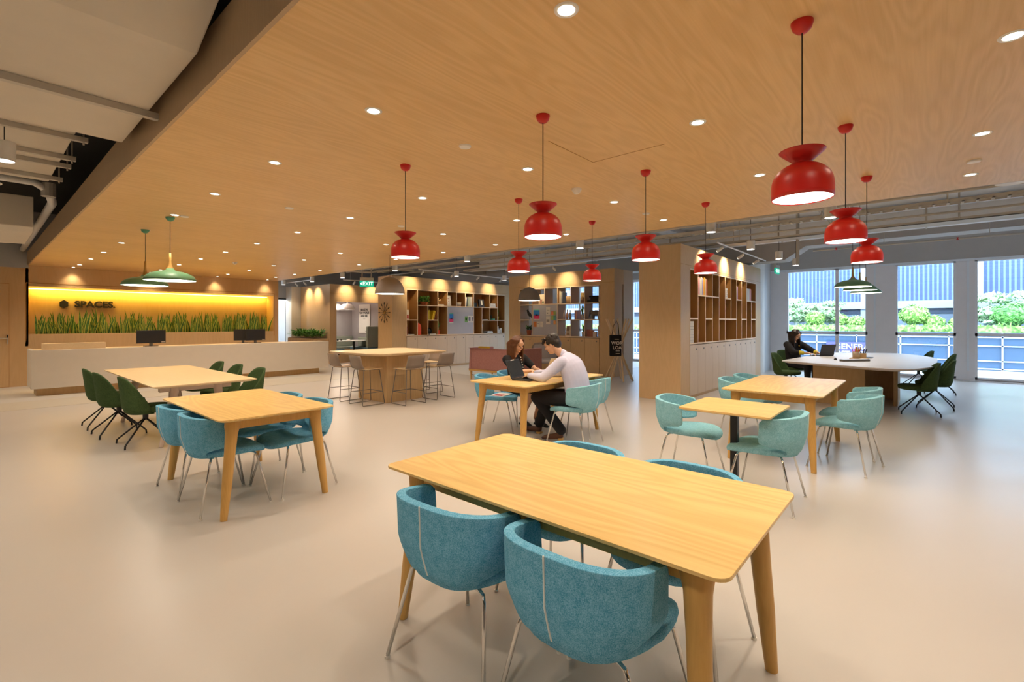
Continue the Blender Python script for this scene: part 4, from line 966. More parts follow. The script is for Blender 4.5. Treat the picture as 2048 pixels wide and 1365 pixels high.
# --- man in a pale shirt, seen from behind his left side, typing
man = thing('person', 'person with short dark hair in a pale lilac shirt, bent forward typing at a laptop', 'person', (4.82, 3.12, 0))
O = Vector((4.82, 3.12, 0)); L = lambda x, y, z: Vector((x, y, z))-O
hipc = L(4.74, 3.12, .53); chest = L(4.76, 3.10, .83); neck = L(4.76, 3.33, 1.035)
lat = Vector((1, .22, 0)).normalized(); hd = L(4.70, 3.455, 1.165); Rh = frame((-.25, .86, -.42))
shl = L(4.58, 3.24, .965); shr = L(4.94, 3.33, .965)
ell_ = L(4.43, 3.40, .785); elr = L(4.98, 3.55, .79); wl = L(4.44, 3.61, .795); wr_ = L(4.73, 3.75, .80)
kl = L(4.57, 3.60, .52); kr = L(4.86, 3.64, .53); al = L(4.66, 3.30, .12); ar = L(4.86, 3.78, .10)
b = B(); head_parts(b, hd, Rh); b.cap(neck-Vector((0, .03, .04)), hd-Rh@Vector((0, .02, .05)), .052, .05)
torso(b, hipc, chest, neck, lat, (.15, .13, .165, .09)); limb(b, [shl, ell_, wl], [.045, .036, .024]); limb(b, [shr, elr, wr_], [.045, .036, .024])
hand_parts(b, wl, (.45, .75, -.15), (0, 0, -1), 1, curl=.45); hand_parts(b, wr_, (-.35, .75, -.2), (0, 0, -1), -1, curl=.45)
for h, k, a in ((L(4.65, 3.12, .53), kl, al), (L(4.84, 3.14, .53), kr, ar)): limb(b, [h, k, a], [.075, .055, .035])
body = blob('body', b, 'skin', man, .006, 2)
face(hd, Rh, body)
b = B(); torso(b, hipc+Vector((0, 0, -.02)), chest, neck-Vector((0, .0, .01)), lat, (.175, .185, .205, .145)); b.cap(shl, shr, .072, .072)
limb(b, [shl, ell_, wl-Vector((.0, .015, 0))], [.074, .056, .040]); limb(b, [shr, elr, wr_-Vector((0, .02, 0))], [.068, .052, .036])
b.cap(neck-Vector((0, .03, .03)), neck+Vector((-.01, .015, .022)), .066, .06)
shirt = blob('shirt', b, 'shirt', man, .009, 3)
b = B()
for h, k, a in ((L(4.65, 3.12, .53), kl, al), (L(4.84, 3.14, .53), kr, ar)): limb(b, [h, k, a+Vector((0, 0, .03))], [.098, .074, .062])
b.cap(L(4.66, 3.09, .53), L(4.83, 3.10, .53), .112, .112); trousers = blob('trousers', b, 'blackc', man, .01, 3)
shoe('shoe', L(4.67, 3.28, .045), (-.25, .9, -.12), 'brown', man, l=.27); shoe('shoe', L(4.86, 3.76, .012), (.0, 1, 0), 'brown', man, l=.27)
b = B(); P = lambda x, y, z: hd+Rh@Vector((x, y, z))
b.ell(P(0, -.022, .055), (.084, .092, .082), mat=Rh); b.ell(P(0, -.062, .0), (.072, .05, .075), mat=Rh)
for k in (-1, 1): b.ell(P(k*.066, -.02, .03), (.02, .055, .05), mat=Rh); b.ell(P(k*.072, .02, .035), (.012, .028, .032), mat=Rh)
rr = random.Random(2)
for k in range(15):
    x = -.06+.12*k/14; b.cap(P(x, .055, .098), P(x*1.1+rr.uniform(-.01, .01), .100, .05+rr.uniform(-.012, .012)), .016, .006, 8)
for k in range(22):
    a = rr.uniform(0, 2*PI); b.cap(P(.03*math.cos(a), -.02+.03*math.sin(a), .12), P(.082*math.cos(a), -.03+.085*math.sin(a), .075+rr.uniform(-.02, .02)), .016, .008, 8)
blob('hair', b, 'hair', body, .006, 1)

# --- woman with long brown hair, black top
wo = thing('person', 'person with long brown hair in a black short-sleeved top, facing the man across the table', 'person', (5.12, 4.42, 0))
O = Vector((5.12, 4.42, 0))
hipc = L(5.13, 4.40, .53); chest = L(5.11, 4.42, .80); neck = L(5.06, 4.36, .985); lat = Vector((-1, -.10, 0)).normalized()
hd = L(5.035, 4.31, 1.125); Rh = frame((-.12, -.93, -.28))
shr = L(4.90, 4.39, .925); shl = L(5.25, 4.38, .925); elr = L(4.86, 4.20, .765); ell_ = L(5.30, 4.20, .77); wr_ = L(5.01, 4.03, .785); wl = L(5.13, 3.99, .785)
b = B(); head_parts(b, hd, Rh, .97); b.cap(neck-Vector((0, 0, .05)), hd-Rh@Vector((0, .02, .06)), .045, .042)
torso(b, hipc, chest, neck, lat, (.15, .11, .145, .085)); limb(b, [shr, elr, wr_], [.045, .036, .022]); limb(b, [shl, ell_, wl], [.042, .034, .022])
hand_parts(b, wr_, (.1, -.9, -.15), (0, 0, -1), -1, .92, .45); hand_parts(b, wl, (-.1, -.9, -.15), (0, 0, -1), 1, .92, .45)
for h, k, a in ((L(5.04, 4.36, .53), L(5.0, 3.99, .53), L(4.97, 4.18, .13)), (L(5.20, 4.36, .53), L(5.2, 3.98, .53), L(5.12, 4.05, .13))): limb(b, [h, k, a], [.07, .052, .032]); b.cap(a, a+Vector((-.0, -.10, -.07)), .028, .025)
body = blob('body', b, 'skin', wo, .006, 2); face(hd, Rh, body, .97)
b = B(); torso(b, hipc, chest, neck-Vector((0, 0, .02)), lat, (.165, .13, .165, .105)); b.cap(shr, shl, .058, .058); limb(b, [shr, shr*.35+elr*.65], [.062, .05]); limb(b, [shl, shl*.35+ell_*.65], [.062, .05])
b.cap(neck-Vector((0, 0, .04)), neck+Vector((0, 0, .012)), .056, .05); top = blob('top', b, 'blackc', wo, .009, 3)
w = B(); 
for k in range(5): w.ell(L(5.02+.008*k, 4.235-.004*k, .955-.035*k), .009, 8, 6)
w.build('pearl_trim', 'paper', top, smooth=True)
b = B()
for h, k in ((L(5.04, 4.36, .53), L(5.0, 3.99, .53)), (L(5.20, 4.36, .53), L(5.2, 3.98, .53))): limb(b, [h, k], [.10, .072]); 
b.cap(L(5.05, 4.42, .53), L(5.2, 4.42, .53), .10, .10); blob('skirt', b, 'blackc', wo, .01, 4)
shoe('shoe', L(4.98, 4.20, .055), (-.05, -.9, -.22), 'black', wo, l=.22); shoe('shoe', L(5.12, 4.06, .055), (.05, -.9, -.22), 'black', wo, l=.22)
P = lambda x, y, z: hd+Rh@Vector((x, y, z))
b = B(); b.ell(P(0, -.02, .05), (.086, .092, .078), mat=Rh); b.ell(P(0, -.06, -.03), (.078, .05, .10), mat=Rh)
for k in (-1, 1):
    for q in range(7):
        o_ = q*.012; b.cap(P(k*(.045+.03*min(1, q/3)), .062-o_*1.6, .085-q*.004), P(k*.082, .035-o_*2.0, -.01), .016, .018, 8)
        e = L(5.04-k*.085, 4.29+q*.022, .90)+Vector((0, 0, -.05*(q % 3)/2)) ; b.cap(P(k*.082, .035-o_*2.0, -.01), e, .019, .013, 8)
for q in range(9): b.cap(P(-.06+.015*q, -.08, -.05), L(5.10-.06+.015*q+.0, 4.46, .84+.01*(q % 3)), .024, .016, 8)
blob('hair', b, 'hairb', body, .007, 2)

# --- woman in black with yellow cuffs at the window table
w2 = thing('person', 'person with long dark hair in black with yellow cuffs, working alone at the window table', 'person', (12.05, 2.22, 0), math.radians(-30))
O = Vector((12.1, 2.2, 0))
hipc = L(12.12, 2.22, .53); chest = L(12.06, 2.24, .82); neck = L(12.0, 2.13, 1.02); lat = Vector((-1, .15, 0)).normalized()
hd = L(11.97, 2.06, 1.16); Rh = frame((.05, -.85, -.5))
shr = L(11.82, 2.14, .95); shl = L(12.2, 2.12, .95); elr = L(11.72, 1.90, .80); ell_ = L(12.28, 1.88, .80); wr_ = L(11.88, 1.66, .79); wl = L(12.12, 1.64, .79)
b = B(); head_parts(b, hd, Rh, .98); b.cap(neck-Vector((0, 0, .05)), hd-Rh@Vector((0, .02, .06)), .045, .042)
torso(b, hipc, chest, neck, lat, (.15, .12, .15, .09)); limb(b, [shr, elr, wr_], [.045, .036, .024]); limb(b, [shl, ell_, wl], [.042, .034, .024])
hand_parts(b, wr_, (.3, -.9, -.15), (0, 0, -1), -1, .95, .45); hand_parts(b, wl, (-.1, -.9, -.15), (0, 0, -1), 1, .95, .45)
for h, k, a in ((L(12.02, 2.18, .53), L(11.98, 1.78, .53), L(12.0, 1.80, .10)), (L(12.2, 2.18, .53), L(12.2, 1.78, .53), L(12.2, 1.80, .10))): limb(b, [h, k, a], [.07, .05, .033]); b.cap(a, a+Vector((0, -.12, -.06)), .028, .024)
body = blob('body', b, 'skin', w2, .008, 2); face(hd, Rh, body, .98)
b = B(); torso(b, hipc, chest, neck-Vector((0, 0, .015)), lat, (.18, .165, .185, .12)); b.cap(shr, shl, .066, .066); limb(b, [shr, elr, elr*.7+wr_*.3], [.076, .062, .052]); limb(b, [shl, ell_, ell_*.7+wl*.3], [.076, .062, .052])
tp = blob('blouse', b, 'blackc', w2, .01, 3)
B().ell(L(12.0, 2.0, .93), .012, 10, 8).build('pendant', 'yellow', tp)
for e, w_ in ((elr, wr_), (ell_, wl)):
    b = B(); b.cap(e*.62+w_*.38, e*.42+w_*.58, .046, .042); b.build('cuff', cm('cuff_yellow', (.75, .58, .03)), tp, smooth=True)
b = B()
for h, k, a in ((L(12.02, 2.18, .53), L(11.98, 1.78, .53), L(12.0, 1.80, .16)), (L(12.2, 2.18, .53), L(12.2, 1.78, .53), L(12.2, 1.80, .16))): limb(b, [h, k, a], [.10, .075, .055])
b.cap(L(12.02, 2.25, .53), L(12.2, 2.25, .53), .11, .11); blob('trousers', b, 'blackc', w2, .01, 3)
shoe('shoe', L(12.0, 1.80, .02), (0, -1, 0), 'black', w2, l=.23); shoe('shoe', L(12.2, 1.80, .02), (0, -1, 0), 'black', w2, l=.23)
P = lambda x, y, z: hd+Rh@Vector((x, y, z))
b = B(); b.ell(P(0, -.02, .05), (.088, .095, .082), mat=Rh); b.ell(P(0, -.06, -.03), (.08, .05, .10), mat=Rh)
for k in (-1, 1):
    for q in range(7):
        o_ = q*.012; b.cap(P(k*(.04+.035*min(1, q/3)), .064-o_*1.6, .088-q*.004), P(k*.084, .035-o_*2.0, -.01), .016, .018, 8)
        b.cap(P(k*.084, .035-o_*2.0, -.01), L(11.98-k*.09, 2.02+q*.02, .86+.015*(q % 3)), .020, .013, 8)
for q in range(9): b.cap(P(-.06+.015*q, -.08, -.05), L(12.02-.06+.015*q, 2.28, .82), .024, .016, 8)
blob('hair', b, 'hair', body, .008, 2)

# ================================================================ laptops and table things
def laptop(x, y, deg, label, lid='dark', w=.36, tilt=18, sticker=False, z=.74):
    """keyboard toward local -y, screen hinged at +y"""
    t = thing('laptop', label, 'laptop', (x, y, z), math.radians(deg))
    bs = B().box(-w/2, w/2, -.13, .11, .001, .017).build('laptop_base', lid, t, bevel=.003)
    B().box(-w/2+.03, w/2-.03, -.03, .09, .017, .0185).build('keyboard', 'black', bs); B().box(-.05, .05, -.12, -.045, .017, .018).build('touchpad', 'greym', bs)
    s_, c_ = math.sin(math.radians(tilt)), math.cos(math.radians(tilt)); hh = .235
    def pl(x0, x1, u0, u1, n0, n1): return [(X, .112+u*s_+n*c_, .018+u*c_-n*s_) for n in (n0, n1) for X, u in ((x0, u0), (x1, u0), (x1, u1), (x0, u1))]
    FS = [(0, 1, 2, 3), (7, 6, 5, 4), (0, 4, 5, 1), (1, 5, 6, 2), (2, 6, 7, 3), (3, 7, 4, 0)]
    ld = B().add(pl(-w/2, w/2, 0, hh, 0, .008), FS).build('lid', lid, t, bevel=.002)
    B().add(pl(-w/2+.012, w/2-.012, .02, hh-.018, -.001, .0), FS).build('screen', cm('screen_off', (.018, .020, .017), .25), ld)
    if sticker: B().add(pl(-.05, .04, hh-.014, hh-.003, -.0015, .0), FS).build('sticker', 'paper', ld)
    return t
laptop(4.50, 3.70, 14, 'dark laptop open in front of the man, its black screen facing him', w=.37, sticker=True, tilt=22)
laptop(5.10, 3.86, 178, 'beige laptop used by the woman with brown hair, lid back toward the man', lid='silver', w=.32, tilt=24)
laptop(11.74, 1.66, 142, 'black laptop in front of the woman by the windows', lid='dark', w=.34, tilt=15)
pm = thing('paper', 'printed leaflet lying on the seat of the chair left of the seated woman', 'paper', (4.73, 4.34, .458), math.radians(15)); B().box(-.15, .15, -.10, .10, 0, .004).build('sheet', 'paper', pm); B().box(-.12, .0, -.07, .07, .004, .005).build('red_print', 'red', pm)
# tray, tools and pots on the conference table
kb = thing('metal_tray', 'long dark slatted tray lying on the window table', 'tray', (10.45, .98, .74), math.radians(-42)); B().box(-.26, .26, -.05, .05, 0, .035).build('tray_body', 'greym', kb, bevel=.004); B().box(-.25, .25, -.042, .042, .035, .038).build('tray_top', 'framew', kb)
tag(B().lathe([(0, 0), (.03, 0), (.02, .03), (.008, .04), (0, .05)], 10, (10.55, 1.28, .74)).build('small_stamp', 'dark', smooth=True), 'small dark knob-topped stamp beside the slatted tray', 'stamp')
hd_ = thing('pencil_holder', 'glass of orange pencils on a wooden board on the window table', 'pencil holder', (11.1, 1.02, .755)); B().lathe([(0, 0), (.055, 0), (.062, .13), (.058, .13), (.052, .005), (0, .005)], 16).build('glass_jar', cm('jar', (.55, .42, .28), .2), hd_, smooth=True)
rr = random.Random(5)
for k in range(14): 
    a = rr.uniform(0, 2*PI); B().tube([(.02*math.cos(a), .02*math.sin(a), .01), (.075*math.cos(a), .075*math.sin(a), .20+rr.uniform(-.02, .03))], .006, 6).build('pencil', 'yellow' if k % 3 else 'orange', hd_)
hb_ = thing('desk_organiser', 'wooden box of black pens beside the orange pencils on the window table', 'pen holder', (11.3, .93, .755)); B().box(-.05, .05, -.05, .05, 0, .09).build('wooden_box', 'kraft', hb_, bevel=.003)
for k in range(8): a = rr.uniform(0, 2*PI); B().tube([(.02*math.cos(a), .02*math.sin(a), .05), (.07*math.cos(a), .07*math.sin(a), .17)], .007, 6).build('pen', 'dark', hb_)
tag(B().prism(rrect(11.0, 11.42, .84, 1.12, .03), .7405, .755).build('wooden_board', 'kraft'), 'small wooden board carrying the pencil glass on the window table', 'board')
tag(B().prism(rrect(11.5, 11.72, .80, .95, .02), .74, .757).build('black_mouse_case', 'dark'), 'flat black case lying beside the pen box on the window table', 'case')

# ================================================================ shelf contents
Z0, Z1, Z2, Z3 = [z+.012 for z in RZ]
def book(x, y, z, w, d, h, c, label, rz=0, tilt=0, group=None, lying=False):
    t = thing('book', label, 'book', (x, y, z), 0, group); t.rotation_euler = (0, math.radians(tilt), rz)
    cmn = 'book_%02x%02x%02x' % tuple(int(v*255) for v in c)
    if lying: B().box(-w/2, w/2, -d/2, d/2, 0, .002).box(-w/2, w/2, -d/2, d/2, h-.002, h).box(-w/2, -w/2+.003, -d/2, d/2, 0, h).build('cover', cm(cmn, c), t); B().box(-w/2+.004, w/2-.004, -d/2+.003, d/2-.003, .002, h-.002).build('pages', 'paper', t)
    else: B().box(-w/2, -w/2+.003, 0, d, 0, h).box(w/2-.003, w/2, 0, d, 0, h).box(-w/2, w/2, -.003, .003, 0, h).build('cover', cm(cmn, c), t); B().box(-w/2+.003, w/2-.003, .003, d-.004, .003, h-.004).build('pages', 'paper', t)
    return t
def pot_plant(x, y, z, r, h, label, pot='terracotta', kind='bush', n=60, ln=.13, w=.02, seed=1, spread=None, leaf='leaf'):
    t = thing('potted_plant', label, 'plant', (x, y, z)); B().lathe([(0, 0), (r*.75, 0), (r, h), (r*.9, h), (r*.85, h*.85), (0, h*.85)], 20).build('pot', pot, t, smooth=True, autos=True)
    rr = random.Random(seed); b = B()
    if kind == 'bush': leaf_clump(b, (0, 0, h), spread or (r*.6, r*.6, .08), n, ln, w, rr, 1.1)
    else:
        for k in range(n):
            a = rr.uniform(0, 2*PI); L_ = ln*rr.uniform(.7, 1.15); tl = rr.uniform(.08, .5); pts = []
            for i in range(5): s = i/4; pts.append(Vector((math.cos(a)*tl*L_*s**1.5, math.sin(a)*tl*L_*s**1.5, h*.85+L_*s)))
            sd_ = Vector((-math.sin(a), math.cos(a), 0)); vs = []
            for i, p in enumerate(pts): ww = w*(math.sin((.25+.75*i/4)*PI)+.02); vs += [p-sd_*ww, p+Vector((0, 0, -.003)), p+sd_*ww]
            fs = []
            for i in range(4): fs += [(3*i, 3*i+1, 3*i+4, 3*i+3), (3*i+1, 3*i+2, 3*i+5, 3*i+4)]
            b.add(vs, fs)
    b.build('foliage', leaf, t, merge=False); return t
def frame_pic(x, y, z, w, h, c, label, parts=(), rz=0, name='framed_picture', edge='paper', d=.012, lean=8):
    t = thing(name, label, 'picture', (x, y, z)); t.rotation_euler = (math.radians(-lean), 0, rz); B().box(-w/2, w/2, 0, d, 0, h).build('panel', edge, t)
    B().box(-w/2+.008, w/2-.008, -.001, 0, .008, h-.008).build('print', cm('print_%02x%02x%02x' % tuple(int(v*255) for v in c), c), t)
    for (a, b_, u, v, cc) in parts: B().box(a*w-w/2, b_*w-w/2, -.002, -.001, u*h, v*h).build('printed_shape', cm('ps_%02x%02x%02x' % tuple(int(q*255) for q in cc), cc), t)
    return t
UX, UY = 8.14+.52, 11.79; S2 = .4005
X2 = lambda c: UX+c*S2
# left shelving wall
frame_pic(X2(.22), UY+.12, Z1, .20, .30, (.85, .78, .70), 'white magazine cover with red flower standing in the leftmost tall cell of the left shelving', [(.2, .9, .1, .5, (.5, .08, .06)), (.1, .5, .0, .2, (.1, .1, .12))])
tag(B().box(X2(.1), X2(.3), UY+.25, UY+.27, Z1, Z1+.42).build('cork_panel', 'kraft'), 'tan panel leaning behind the magazine in the leftmost tall cell', 'panel')
book(X2(.1), UY+.05, Z0, .03, .2, .26, (.25, .05, .04), 'dark red book leaning at the bottom left cell of the left shelving', tilt=4)
book(X2(.5), UY+.15, Z0, .25, .2, .025, (.8, .76, .7), 'pale book lying flat in the bottom left cell of the left shelving', lying=True)
pot_plant(X2(1.95), UY+.17, Z2, .12, .09, 'bushy trailing plant in a low brown bowl on the top left shelf', n=150, ln=.13, w=.024, seed=4, spread=(.14, .07, .13))
b_ = thing('vase', 'glossy orange-red bullet shaped vase in the left shelving', 'vase', (X2(1.33), UY+.16, Z0)); B().lathe([(0, 0), (.10, 0), (.105, .02), (.105, .24), (.085, .32), (.04, .37), (0, .375)], 28).build('vase_body', 'orange', b_, smooth=True)
for k, (dx, tl, c, h) in enumerate(((.06, 0, (.8, .6, .03), .30), (.11, 0, (.75, .55, .03), .30), (.22, 14, (.85, .6, .02), .30), (.27, 14, (.75, .5, .03), .29), (.335, 8, (.2, .05, .03), .27))):
    book(X2(2)+dx, UY+.05, Z1, .035, .2, h, c, '%s book, %s in the cell of yellow books on the left shelving' % (('yellow' if k < 4 else 'dark red'), ('first', 'second', 'third', 'fourth', 'last')[k]), tilt=tl, group='books in the yellow cell')
tag(B().lathe([(0, 0), (.05, 0), (.06, .1), (.03, .15), (.03, .17), (0, .17)], 16, (X2(2.12), UY+.15, Z0)).build('glass_jar', 'greym', smooth=True), 'grey glass jar in the bottom cell under the yellow books', 'jar')
tag(B().ell((X2(2.55), UY+.2, Z0+.11), (.09, .07, .1)).build('black_ornament', 'black', smooth=True), 'round black ornament in the bottom cell under the yellow books', 'ornament')
book(X2(2.5), UY+.08, Z0, .26, .18, .03, (.2, .2, .2), 'dark book lying under the round black ornament', lying=True)
pot_plant(X2(3.3), UY+.16, Z0, .085, .13, 'drooping dark green plant in an orange pot, bottom of the left shelving', pot='orange', kind='blade', n=26, ln=.34, w=.02, seed=9)
bd = thing('bird_figurine', 'small pale bird figurine standing on white books on the top shelf', 'figurine', (X2(3.45), UY+.12, Z2+.045)); bb2 = B().ell((0, 0, .13), (.06, .025, .035), mat=Matrix.Rotation(-.5, 3, 'Y')).ell((-.055, 0, .165), .02).tube([(-.07, 0, .165), (-.105, 0, .155)], .006, 6, .001); bb2.build('bird_body', 'kraft', bd, smooth=True)
B().tube([(.0, -.01, .11), (0, -.01, 0)], .003, 6).tube([(.01, .01, .11), (.01, .01, 0)], .003, 6).build('bird_legs', 'black', bd)
for k in range(2): book(X2(3.45), UY+.14, Z2+.023*k, .27-.02*k, .18, .022, (.8, .74, .62), 'pale book under the bird figurine, %s one' % ('lower', 'upper')[k], lying=True)
frame_pic(X2(4.35), UY+.1, Z2, .24, .36, (.86, .82, .80), 'white poster card with line drawing of a face on the top shelf', [(.35, .4, .3, .8, (.15, .1, .1)), (.4, .75, .65, .72, (.6, .3, .3)), (.5, .7, .4, .46, (.6, .2, .2))])
bk = thing('basket', 'low pale basket in a top cell of the left shelving', 'basket', (X2(5.45), UY+.16, Z2)); B().lathe([(0, 0), (.12, 0), (.14, .13), (.13, .13), (.11, .01), (0, .01)], 20).build('basket_body', cm('wicker', (.5, .45, .38)), bk, smooth=True)
for k, (c, dx, tl) in enumerate((((.85, .8, .75), .05, 12), ((.05, .06, .08), .10, 6), ((.45, .52, .40), .19, 0), ((.55, .58, .5), .24, 0), ((.85, .82, .76), .30, 0), ((.9, .86, .8), .345, 0))):
    book(X2(6)+dx-.0, UY+.04, Z2, .04, .2, .33, c, '%s folder in the top cell right of the basket' % ('white leaning', 'black leaning', 'sage green', 'grey green', 'cream', 'white end')[k], tilt=tl, group='folders on the top shelf')
r_ = thing('radio', 'dark radio box at the back of the wide top cell', 'radio', (X2(7.5), UY+.25, Z2)); B().box(-.18, .14, -.06, .06, 0, .15).build('radio_body', 'dark', r_, bevel=.01); B().tube([(-.05, -.06, .08), (-.05, -.065, .08)], .05, 16).build('dial', 'greym', r_)
frame_pic(X2(8.25), UY+.10, Z2, .26, .28, (.03, .03, .04), 'black framed picture with pale centre in the wide top cell', [(.36, .66, .3, .85, (.75, .75, .68))], edge='black', d=.05)
for k, c in enumerate(((.85, .7, .68), (.85, .82, .8), (.25, .2, .35), (.8, .75, .78))): book(X2(9.5), UY+.13, Z2+.035*k, .30-.015*k, .2, .033, c, '%s book in the flat stack in the top right cells' % ('pink bottom', 'white second', 'purple third', 'pale top')[k], lying=True, group='stack of books in the top right cell')
pot_plant(X2(10.35), UY+.14, Z1, .06, .13, 'upright green cactus-like plant in a yellow pot, right end of the left shelving', pot='yellow', kind='blade', n=7, ln=.26, w=.035, seed=2)
book(X2(8.5), UY+.12, Z1, .26, .2, .02, (.8, .76, .72), 'white book lying alone in a small middle cell', lying=True)
gb = thing('glass_dish', 'green glass dish with a small figure in a middle cell', 'dish', (X2(9.55), UY+.14, Z1)); B().lathe([(0, 0), (.12, 0), (.14, .04), (.13, .045), (.10, .015), (0, .012)], 24).build('dish_body', cm('green_dish', (.12, .45, .28), .25), gb, smooth=True); B().lathe([(0, .02), (.03, .02), (.015, .09), (.02, .14), (0, .19)], 12).build('small_figure', 'dark', gb, smooth=True)
fv = thing('vase', 'vase of blue flowers in the wide bottom cell of the left shelving', 'vase', (X2(8.3), UY+.18, Z0)); B().lathe([(0, 0), (.035, 0), (.05, .08), (.02, .14), (.025, .16), (0, .16)], 16).build('vase_body', 'dark', fv, smooth=True)
b = B(); rr = random.Random(8); leaf_clump(b, (0, 0, .15), (.06, .05, .14), 70, .09, .02, rr, 1.2); b.build('blue_flowers', cm('flower_blue', (.10, .28, .55)), fv, merge=False)
for k in range(3): book(X2(9.1), UY+.12, Z0+.025*k, .30-.02*k, .2, .024, ((.5, .6, .65), (.25, .35, .4), (.75, .78, .8))[k], '%s book in the flat pile beside the blue flowers' % ('pale blue', 'slate', 'white')[k], lying=True)
for k, (dx, h) in enumerate(((.10, .24), (.19, .13), (.28, .17))): tag(B().box(X2(10)+dx-.045, X2(10)+dx+.04, UY+.08, UY+.18, Z0, Z0+h).build('paper_box', 'paper'), 'white carton in the bottom right cell, %s of three' % ('tallest', 'lowest', 'rightmost')[k], 'box', 'white cartons')
def poster_on(x, y, z, w, h, label, bands, rz=0, name='leaflet'):
    t = thing(name, label, 'leaflet', (x, y, z), rz); B().box(-w/2, w/2, -.003, 0, -h/2, h/2).build('sheet', 'paper', t)
    for (a, b_, u, v, c) in bands: B().box(a*w-w/2, b_*w-w/2, -.004, -.003, u*h-h/2, v*h-h/2).build('printed_shape', cm('ps_%02x%02x%02x' % tuple(int(q*255) for q in c), c), t)
    return t
RB = [(0, 1, .45, .93, (.03, .25, .70)), (0, 1, .12, .45, (.75, .04, .18)), (.3, .7, .40, .56, (.85, .85, .9)), (0, 1, .93, 1, (.2, .6, .4))]
poster_on(X2(4.45), UY+.008, 1.57, .17, .33, 'blue and red leaflet pinned at the left of the lilac pinboard', RB)
poster_on(X2(6.12), UY+.008, 1.54, .13, .20, 'green card pinned on the lilac pinboard', [(0, 1, 0, 1, (.22, .48, .12)), (.3, .7, .3, .7, (.5, .7, .3))])
poster_on(X2(6.50), UY+.008, 1.55, .15, .23, 'white card with dark square pinned on the lilac pinboard', [(.2, .8, .2, .85, (.2, .2, .25))])
poster_on(X2(6.86), UY+.008, 1.55, .15, .23, 'white card with dark sketch at the right of the lilac pinboard', [(.3, .6, .2, .8, (.2, .2, .25)), (.5, .8, .5, .8, (.3, .3, .32))])
# tall block near windows
VX, VY = 8.43+.44, 3.34; S4 = .4095
X4 = lambda c: VX+c*S4
cl = [(.8, .15, .12), (.85, .3, .4), (.75, .65, .7), (.85, .8, .6), (.35, .35, .65), (.85, .4, .05), (.85, .45, .05), (.75, .6, .4), (.6, .08, .05)]
nm = ['red', 'pink', 'pale mauve', 'cream', 'violet', 'bright orange', 'orange', 'tan', 'dark red']
for k, c in enumerate(cl): book(X4(1)+.07+.062*k, VY+.03, Z2, .052, .2, .36-.015*(k % 3), c, '%s book in the colourful row, top of the tall block' % nm[k], group='colourful books at the top of the tall block')
tag(B().lathe([(0, 0), (.035, 0), (.04, .22), (.03, .27), (0, .27)], 16, (X4(3.45), VY+.1, Z2)).build('steel_flask', 'silver', smooth=True), 'steel flask in the cell right of the colourful books', 'flask')
for k in range(5): book(X4(5.35), VY+.13, Z2+.045*k, .26-.02*(k % 2), .2, .042, ((.55, .6, .7), (.2, .3, .5), (.75, .75, .78), (.25, .35, .55), (.6, .65, .7))[k], '%s book of the blue and grey pile in the tall block' % ('bottom', 'second', 'third', 'fourth', 'top')[k], lying=True, group='blue grey pile of books')
for k, c in enumerate(((.75, .2, .12), (.82, .7, .6), (.3, .15, .3))): book(X4(7.15)+.06*k, VY+.03, Z2, .055, .2, .34-.02*k, c, '%s book in the narrow top cell of the tall block' % ('red', 'cream', 'plum')[k])
for k in range(6): book(X4(9.12)+.085*k, VY+.03, Z2, .075, .2, .30, ((.75, .68, .6), (.8, .72, .62), (.78, .6, .5), (.8, .74, .64), (.8, .45, .35), (.7, .2, .15))[k], '%s book in the wide top right cell of the tall block' % ('beige first', 'cream second', 'peach third', 'cream fourth', 'salmon', 'red end')[k], group='pale books at top right of the tall block')
for k, c in enumerate(((.85, .8, .72), (.82, .78, .7), (.1, .12, .12), (.08, .1, .1), (.75, .72, .68), (.2, .22, .22), (.7, .68, .66), (.3, .3, .32))): book(X4(.38), VY+.13, Z0+.052*(7-k), .25, .2, .05, c, '%s book in the tall pile at bottom left of the tall block' % ('top', 'second', 'third', 'fourth', 'fifth', 'sixth', 'seventh', 'lowest')[k], lying=True, group='tall pile of books')
pot_plant(X4(.25), VY+.2, Z1, .04, .10, 'thin yellow twig arrangement in the leftmost cell of the tall block', kind='blade', n=5, ln=.34, w=.006, seed=3, leaf='yellow', pot='kraft')
tag(B().box(X4(4.1), X4(4.28), VY+.1, VY+.13, Z1, Z1+.42).build('tall_card', 'kraft'), 'tall tan card standing in the high cell of the tall block', 'card')
rv = thing('vase', 'red vase with dark neck and pink blossom in the tall block', 'vase', (X4(6.35), VY+.14, Z1)); B().lathe([(0, 0), (.06, 0), (.07, .12), (.065, .20), (.03, .25), (0, .25)], 20).build('vase_body', 'red', rv, smooth=True); B().lathe([(.03, .25), (.03, .35), (.06, .40), (0, .42)], 16).build('vase_neck', 'black', rv, smooth=True)
bv = thing('dried_flowers', 'pinkish dried flower bunch in the middle cell of the tall block', 'flowers', (X4(5.4), VY+.14, Z1)); B().lathe([(0, 0), (.05, 0), (.06, .12), (.03, .16), (0, .16)], 16).build('vase_body', 'brown', bv, smooth=True)
b = B(); leaf_clump(b, (.02, 0, .22), (.10, .06, .14), 90, .08, .018, random.Random(4), 1.2); b.build('blossom', cm('blossom', (.55, .25, .20)), bv, merge=False)
for k in range(3): tag(B().box(X4(8.25)+.06*k, X4(8.25)+.06*k+.055, VY+.08, VY+.16, Z1, Z1+.22-.05*k).build('paper_box', 'paper'), 'white carton in the middle right cell of the tall block, %s' % ('tallest', 'middle', 'shortest')[k], 'box')
tag(B().box(X4(5.02), X4(5.10), VY+.05, VY+.25, Z0, Z0+.36).build('file_box', 'kraft'), 'tan file standing at the bottom middle of the tall block', 'file')
